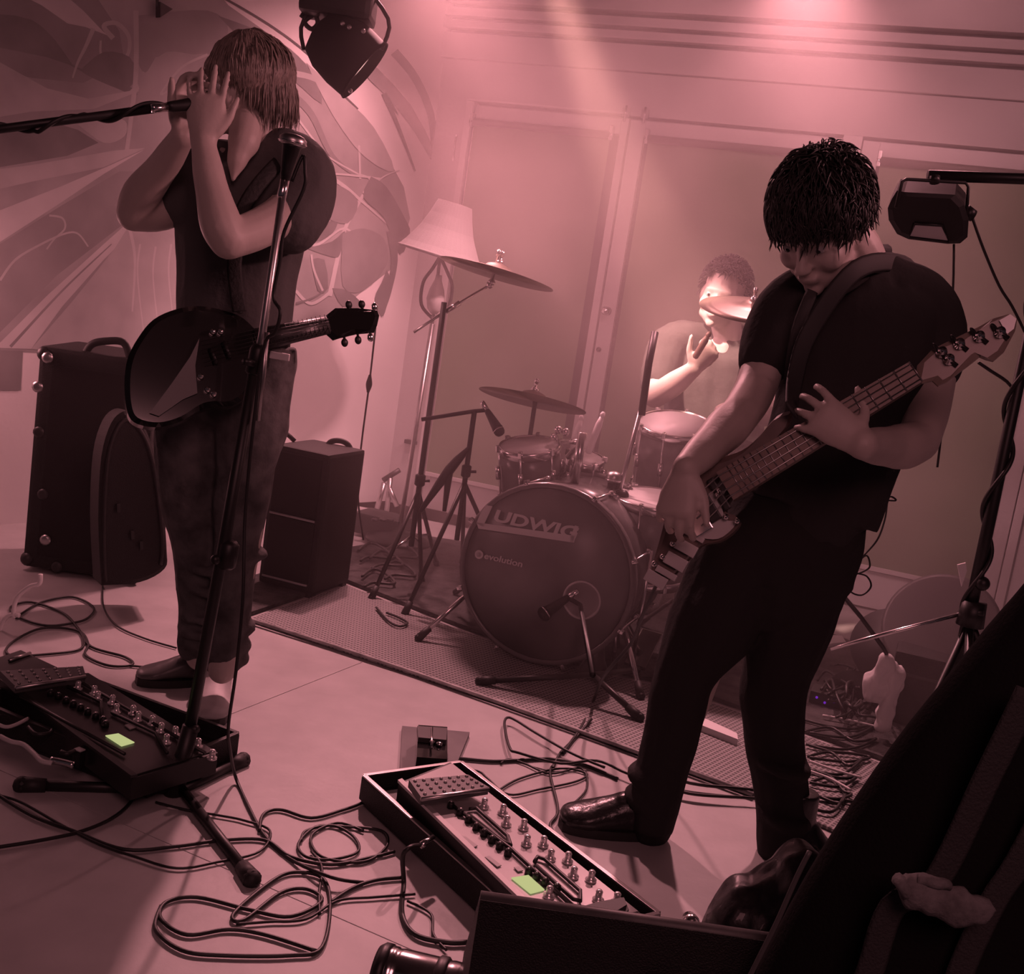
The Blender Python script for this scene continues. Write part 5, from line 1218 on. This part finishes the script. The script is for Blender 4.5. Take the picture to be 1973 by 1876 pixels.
cable([(865, 1458), (900, 1462), (950, 1466), (1000, 1464), (1060, 1462), (1130, 1475), (1190, 1500)], 'black lead running right from the small pedal', .0045)
cable([(1165, 1478), (1100, 1450), (1030, 1410), (995, 1388), (978, 1382), (972, 1396), (982, 1440), (1000, 1450), (1080, 1470), (1150, 1465), (1210, 1490), (1300, 1520), (1420, 1535), (1560, 1542)], 'long lead crossing behind the bass player\'s boot', z=.02)
cable([(1250, 1480), (1330, 1508), (1440, 1520), (1580, 1535), (1650, 1545)], 'second lead beside the long lead behind the boot', .0045, z=.02)
cable([(1280, 1515), (1340, 1530), (1440, 1536)], 'third short lead behind the boot', .004, z=.02)
cable([(870, 1480), (920, 1485), (940, 1500), (980, 1530), (1040, 1520), (1110, 1505), (1130, 1490), (1080, 1480), (1000, 1500), (950, 1530)], 'looping lead between small pedal and boot', .0028)
cable([(965, 1470), (980, 1462), (1010, 1470), (1060, 1490), (1120, 1480), (1130, 1520), (1090, 1560)], 'thin lead curling in front of the boot', .0026)
cable([(1070, 1470), (1060, 1490), (1075, 1560), (1060, 1590), (1080, 1620), (1085, 1650)], 'lead passing the toe of the boot')
cable([(1140, 1385, .02), (1110, 1420), (1080, 1450), (1065, 1480)], 'lead coming off the mat toward the boot')
mb = MB(); mb.tube([P(1268, 1120, 2.5), P(1240, 1180, 2.6), P(1215, 1240, 2.75), P(1165, 1300, 2.85), G(1145, 1345, .02), G(1120, 1400, .01), G(1085, 1450, .008)], .0045, 8, sub=6); mb.build('instrument_cable', M_cable, label='black lead dropping from the bass guitar to the floor', cat='cable')
cable([(745, 1180), (770, 1190), (785, 1200), (770, 1206), (748, 1196), (725, 1170)], 'small dark coil at the foot of the cymbal stand', .004, z=.02)
mb = MB(); mb.tube([G(808, 1628, .075), G(790, 1632, .09), G(776, 1650, .07), G(778, 1700, .008), G(775, 1760, .008), G(800, 1800, .008), G(860, 1815, .008), G(900, 1815, .008)], .0045, 8, sub=6); mb.build('cable', M_wcable if False else M_cable, label='lead curling off the metal edge of the right board to the monitor', cat='cable')
mb = MB(); mb.tube([G(812, 1628, .078), G(835, 1612, .08)], [.007, .005], 8); mb.build('jack_plug', M_chrome, label='bright jack plug at the metal edge of the right board', cat='plug')
cable([(785, 1735), (830, 1760), (835, 1800), (860, 1830)], 'thin lead running under the edge of the monitor', .0026)
# small white hook-shaped pieces at the far left
for pts, lab in (([(78, 1106), (76, 1124), (58, 1130), (34, 1150), (26, 1176), (28, 1190)], 'white curved cable end standing up by the cabinet'), ([(38, 1186), (22, 1184), (8, 1194), (-2, 1220), (6, 1240)], 'second white curved cable end at the left edge')):
    mb = MB(); mb.tube([P(a, b, 3.0) for a, b in pts], .0065, 8, sub=5); mb.build('cable_end', mat('white_sleeve', .8, .5), label=lab, cat='cable')

# ================================================================== right-hand clutter
dc_ = thing('drum_case', G(1770, 1330), 'round dark drum case standing open behind the bass player', 'case')
c = P(1812, 1205, 3.45); an = (facing(c) + V((-.25, 0, .45))).normalized()
mb = MB(); mb.lathe(c - an * .02, an, [(.165, -.17), (.175, -.16), (.175, 0), (.168, .004), (.160, .004), (.158, -.015), (.158, -.10), (0, -.102)], 40); mb.build('shell', mat('case_shell', .018, .6), dc_)
mb = MB(); mb.lathe(c - an * .02, an, [(.157, -.098), (.120, -.085), (0, -.08)], 40); mb.build('lining', mat('case_lining', .16, .8), dc_)
mb = MB(); mb.lathe(c - an * .02, an, [(.166, .0), (.178, .002), (.178, .012), (.166, .014)], 40); mb.build('rim', mat('case_rim', .07, .5), dc_)
mb = MB(); c2 = P(1712, 1240, 3.5); mb.lathe(c2, an, [(.0, -.14), (.115, -.14), (.12, -.13), (.12, 0), (0, .002)], 32); o = mb.build('stacked_case', mat('case_shell', .018), label='smaller dark round case leaning against the open drum case', cat='case')
bx = thing('equipment_case', G(1790, 1400), 'low black equipment case under the lighting stand', 'case')
mb = MB(); c = G(1830, 1400, 0); mb.box(c + Z * .12, (.40, .30, .23), frame(Z, WD), .012); mb.build('body', M_tolex, bx)
mb = MB(); mb.box(c + Z * .17, (.408, .308, .010), frame(Z, WD), .002); mb.build('lid_seam', M_dmetal, bx)
mb = MB(); mb.tube([P(1600, 1250, 2.86), P(1700, 1222, 2.84), P(1868, 1178, 2.78)], .0055, 8); mb.build('cross_bar', M_chrome, ls, label='shiny thin cross bar')
mb = MB(); mb.tube([P(1612, 1132, 3.05), P(1660, 1190, 3.05), P(1700, 1245, 3.05), G(1748, 1330, .012)], .006, 8); mb.build('dark_rod', M_dmetal, label='dark slanting rod beside the round case', cat='rod')
# crumpled towel
def lump(name, c, r, m, seed, lab, cat, amp=.35, sc=5, parent=None, vox=.007):
    mb = MB(); mb.ell(c, r, None, 20, 14)
    o = remeshed(mb, name, m, parent, vox, 2, wr=(amp * min(r), sc, sc), label=lab, cat=cat); return o
mb = MB()
for x, y, a, b in ((1700, 1290, .030, .045), (1690, 1320, .040, .050), (1722, 1305, .035, .05), (1712, 1345, .028, .05), (1706, 1372, .018, .04), (1704, 1392, .022, .03)): mb.ell(P(x, y, 3.16), (a, .03, b))
remeshed(mb, 'towel', M_cloth, None, .005, 3, wr=(.022, 24, 13), label='crumpled white towel hanging on the pile of gear', cat='towel')
lump('bag', G(1650, 1325, .05), (.085, .07, .045), M_blackf, 2, 'dark cloth bag lumped on the floor behind the legs', 'bag', .4, 7)
mb = MB(); rn = random.Random(11)
for i in range(14):
    x0_, y0_ = rn.uniform(1560, 1640), rn.uniform(1300, 1370); pts = []
    for k in range(6): pts.append(G(x0_ + k * rn.uniform(14, 26), y0_ + rn.uniform(-26, 26), rn.uniform(.02, .09)))
    mb.tube(pts, rn.choice((.004, .005, .006)), 6, sub=5)
mb.build('cable_tangle', M_cable, label='dark tangle of leads heaped below the white towel', cat='cables', kind='stuff')
for i in range(7):
    y = 1385 + i * 24; cable([(1545 + 4 * i, y), (1600, y + 14 - 22 * (i % 2)), (1650 - 5 * i, y + 18), (1700 - 12 * i, y + 2 + 12 * (i % 3)), (1640 - 6 * i, y + 34), (1560, y + 26)], 'black loose lead right of the bass player, %s of the seven' % ('farthest', 'second farthest', 'third farthest', 'middle one', 'third nearest', 'second nearest', 'nearest')[i], .0042, z=.022, grp='loose leads right of the bass player')
for pts, lab in (([(1585, 1378), (1640, 1388), (1690, 1400)], 'pale thin lead, farthest of the three beyond the legs'), ([(1560, 1466), (1605, 1482), (1660, 1498)], 'pale thin lead, middle of the three beyond the legs'), ([(1560, 1485), (1600, 1500), (1640, 1522)], 'pale thin lead, nearest of the three beyond the legs')):
    cable(pts, lab, .0038, M_wcable, z=.026)
mb = MB(); q = [G(1342, 1382, .03), G(1360, 1384, .03), G(1420, 1412, .03), G(1422, 1424, .03), G(1345, 1394, .03)]; mb.smooth = False; mb.prism(q, Z * -.02); mb.build('white_bar', mat('white_bar', .75, .5), label='flat white bar lying on the mat between the bass player\'s legs', cat='bar')
mb = MB(); mb.smooth = False; mb.prism([P(1845, 1088, 2.74), P(1861, 1084, 2.74), P(1863, 1100, 2.74), P(1853, 1130, 2.74)], V((0, .004, 0))); mb.build('paper_tag', M_white, label='white paper tag taped to the lighting stand', cat='tag')
mb = MB(); mb.smooth = False; mb.prism([G(1578, 1222, .03), G(1622, 1224, .03), G(1630, 1236, .03), G(1600, 1240, .03), G(1566, 1246, .03)], V((0, .0, -.012))); mb.build('paper_scrap', M_white, label='white crumpled paper beside the bass player\'s leg', cat='paper')
mb = MB(); mb.tube([P(1655, 958, 2.52), P(1690, 962, 2.52), P(1726, 964, 2.52), P(1712, 958, 2.52), P(1705, 1000, 2.55), P(1690, 1040, 2.6), P(1660, 1075, 2.6), P(1645, 1100, 2.6), P(1670, 1110, 2.6), P(1678, 1130, 2.6), P(1660, 1146, 2.6), P(1638, 1138, 2.6), P(1640, 1112, 2.6), P(1665, 1100, 2.6), P(1676, 1090, 2.6), P(1668, 1070, 2.6), P(1640, 1100, 2.6), P(1620, 1150, 2.65)], .0022, 6, sub=6); mb.build('thin_wire', M_cable, label='thin curly wire hanging from the bass player\'s back pocket', cat='wire')
# rear corner clutter by the combo
t_ = thing('power_strip', G(715, 1085), 'dark box with sockets on the floor behind the combo amplifier', 'box')
mb = MB(); mb.box(G(738, 1010, .06), (.22, .16, .09), frame(Z, WD), .008); mb.build('housing', mat('dark_case', .04, .6), t_)
for i in range(3): mb = MB(); mb.lathe(G(722 + i * 15, 1003, .106), Z, [(.015, 0), (.015, .008), (0, .009)], 12); mb.build('socket', M_dmetal, t_)
for i, (x, y) in enumerate(((713, 1060), (735, 1075), (760, 1095), (720, 1110), (765, 1060))):
    cable([(x - 22, y), (x, y - 14), (x + 26, y - 4), (x + 40, y + 14), (x, y + 12), (x - 18, y + 20)], 'dark tangled lead under the cymbal stand, %s of the five' % ('farthest', 'second farthest', 'middle one', 'leftmost', 'rightmost')[i], .0055, z=.03, grp='tangled leads under the cymbal stand')
for x, y, lab in ((688, 925, 'lower tripod'),):
    t_ = thing('folded_stand', G(750, 985), 'small folded chrome stand in the back corner by the door jamb', 'stand')
    for a_, b_ in (((745, 985), (752, 920)), ((725, 985), (740, 930)), ((765, 975), (748, 935)), ((738, 925), (770, 905))): mb = MB(); mb.tube([P(*a_, 5.2), P(*b_, 5.2)], .012, 8); mb.build('tube', M_steel if a_[0] % 2 else M_dmetal, t_)

t_ = thing('power_supply', G(1600, 1345), 'small dark box with tiny purple lights among the leads by the towel', 'box')
c = G(1600, 1345, .03); mb = MB(); mb.box(c, (.12, .09, .045), frame(Z, WD), .004); mb.build('housing', M_rubber, t_)
for i in range(4):
    mb = MB(); mb.ell(c + WD * (.04 - .026 * i) + WN * .047 + Z * (.006 if i % 2 else -.004), .004, seg=8, rings=6); mb.build('indicator_light', mat('purple_led' if i else 'red_led', (.16, .02, .55) if i else (.4, .01, .05), .4, emit=.7), t_)

# ================================================================== foreground
# wedge monitor
wm = thing('wedge_monitor', G(1250, 1876), 'black stage monitor seen from behind at the bottom edge', 'speaker')
def top(x, y, h): return G(x, y, h)
T0, T1 = top(926, 1722, .33), top(2060, 1886, .33); wu = (T1 - T0).normalized(); wv_ = Z.cross(wu); wv_ = wv_ if wv_.y > 0 else -wv_
T1 = T0 + wu * .62
mb = MB(); prof = [(-.015, .33), (.02, .315), (.30, .06), (.30, .0), (-.02, 0)]
a = [T0 * 1 + wv_ * x + Z * (z - .33) - wu * (0.0) for x, z in prof]
# side panels
mb.smooth = False; mb.prism([p for p in a], wu * .62); o = mb.build('cabinet', M_tolex, wm)
mb = MB(); mb.tube([T0 - Z * .006, T1 - Z * .006], .010, 10); mb.build('top_edge', mat('lighter_edge', .10, .5, nscale=20, namt=.4), wm)  # top edge tube, mottled and lighter than the cabinet
mb = MB(); mb.box(T0 + wu * .31 - wv_ * .02 - Z * .10, (.16, .012, .07), frame(Z, wu), .004); mb.build('handle_recess', M_rubber, wm)
# steel cup lying at the bottom edge
cp = thing('steel_cup', G(790, 1905), 'shiny steel cup lying on its side at the bottom edge', 'cup')
a0, a1 = G(735, 1872, .045), G(860, 1905, .045)
mb = MB(); d = (a1 - a0).normalized(); mb.lathe(a0, d, [(.0, .0), (.036, .002), (.042, .008), (.042, .02), (.040, .022), (.042, .030), (.043, .09), (.041, .10), (.043, .11), (.043, .16)], 30); mb.build('cup_body', mat('polished_steel', .6, .16, 1.0), cp)
mb = MB(); mb.lathe(a0, d, [(.043, .085), (.046, .088), (.046, .100), (.043, .103)], 30); mb.build('band', M_dmetal, cp)
mb = MB(); mb.lathe(a0, d, [(.0, -.012), (.038, -.010), (.044, -.002), (.044, .010)], 24); mb.build('cap', M_black, cp)
# gig bag leaning into the picture with a wrapped handle
gg = thing('gig_bag', P(1800, 1876, 1.30), 'black padded gig bag with a wrapped webbing handle leaning at the right edge', 'bag')
cpx = [(1730, 2056), (1845, 1845), (2000, 1622), (2155, 1437), (2290, 1262), (2400, 1080)]
ctr = [P(x, y, 1.33) for x, y in cpx]
mb = MB(); mb.tube(ctr, [(.218, .09)] * 4 + [(.212, .085), (.15, .06)], 28, sub=5, side=(P(1500, 1700, 1.33) - P(1800, 1876, 1.33)).normalized()); 
for v_ in mb.v:
    n_ = noise.noise(v_ * 9) * .006; v_ += V((n_, n_, n_))
mb.build('padded_body', M_blackf, gg)
fz = 1.33 - .10
for k, (pts, w_) in enumerate((([(1985, 1330), (1902, 1500), (1803, 1700), (1720, 1747), (1677, 1870), (1640, 1960)], .017), ([(2080, 1440), (1967, 1654), (1915, 1735), (1860, 1850), (1820, 1960)], .017))):
    mb = MB(); mb.tube([P(x, y, fz + (.010 if 0 else 0)) for x, y in pts], [(w_, .0022)] * len(pts), 8, sub=5, side=CR); mb.build('webbing_strap', mat('grey_webbing', .035, .8, bump=.4, bscale=300), gg)
mb = MB(); hp2 = [(1738, 1703), (1770, 1718), (1805, 1732), (1845, 1748), (1885, 1752), (1912, 1744)]
mb.tube([P(x, y, fz - .028) for x, y in hp2], [(.012, .010), (.021, .014), (.019, .014), (.022, .015), (.016, .012), (.007, .008)], 14, sub=5, side=CU); mb.tube([P(1728, 1696, fz - .02), P(1742, 1712, fz - .034), P(1744, 1725, fz - .02)], [.008, .010, .006], 10, sub=4); mb.tube([P(1768, 1694, fz - .03), P(1800, 1700, fz - .034), P(1830, 1704, fz - .03)], .006, 8, sub=4)
for v_ in mb.v:
    n_ = noise.noise(v_ * 60) * .003; v_ += V((n_, n_, n_))
mb.build('handle_wrap', mat('grey_wrap', .16, .8, nscale=40, namt=.4, bump=.4, bscale=90), gg, label='pale wrapped handle')
mb = MB(); mb.tube([P(x, y, 1.31) for x, y in ((1560, 1640), (1535, 1690), (1500, 1770), (1470, 1830), (1440, 1890))], .0035, 6, sub=4); mb.build('zip_seam', mat('seam_piping', .09, .5), gg)
# glossy dark bag slumped behind it
mb = MB()
for x, y, a, b in ((1455, 1790, .075, .075), (1440, 1760, .055, .06), (1500, 1740, .065, .065), (1540, 1700, .05, .05), (1425, 1840, .075, .08), (1500, 1850, .10, .10), (1560, 1780, .08, .08)): mb.ell(P(x, y, 1.62), (a, .07, b))
remeshed(mb, 'leather_bag', mat('glossy_leather', .010, .42, bump=.3, bscale=30, coat=.2), None, .006, 5, wr=(.020, 13, 8), label='crumpled glossy black leather bag beside the monitor', cat='bag')
mb = MB(); kq = P(1334, 1783, 1.66); mb.lathe(kq - CF * -.01, -CF, [(.012, -.02), (.014, 0), (.010, .008), (0, .010)], 16); mb.tube([kq, V((kq.x + .01, kq.y + .02, .01))], .006, 8); mb.build('ball_fitting', M_chrome, label='small chrome ball fitting poking out left of the leather bag', cat='fitting')
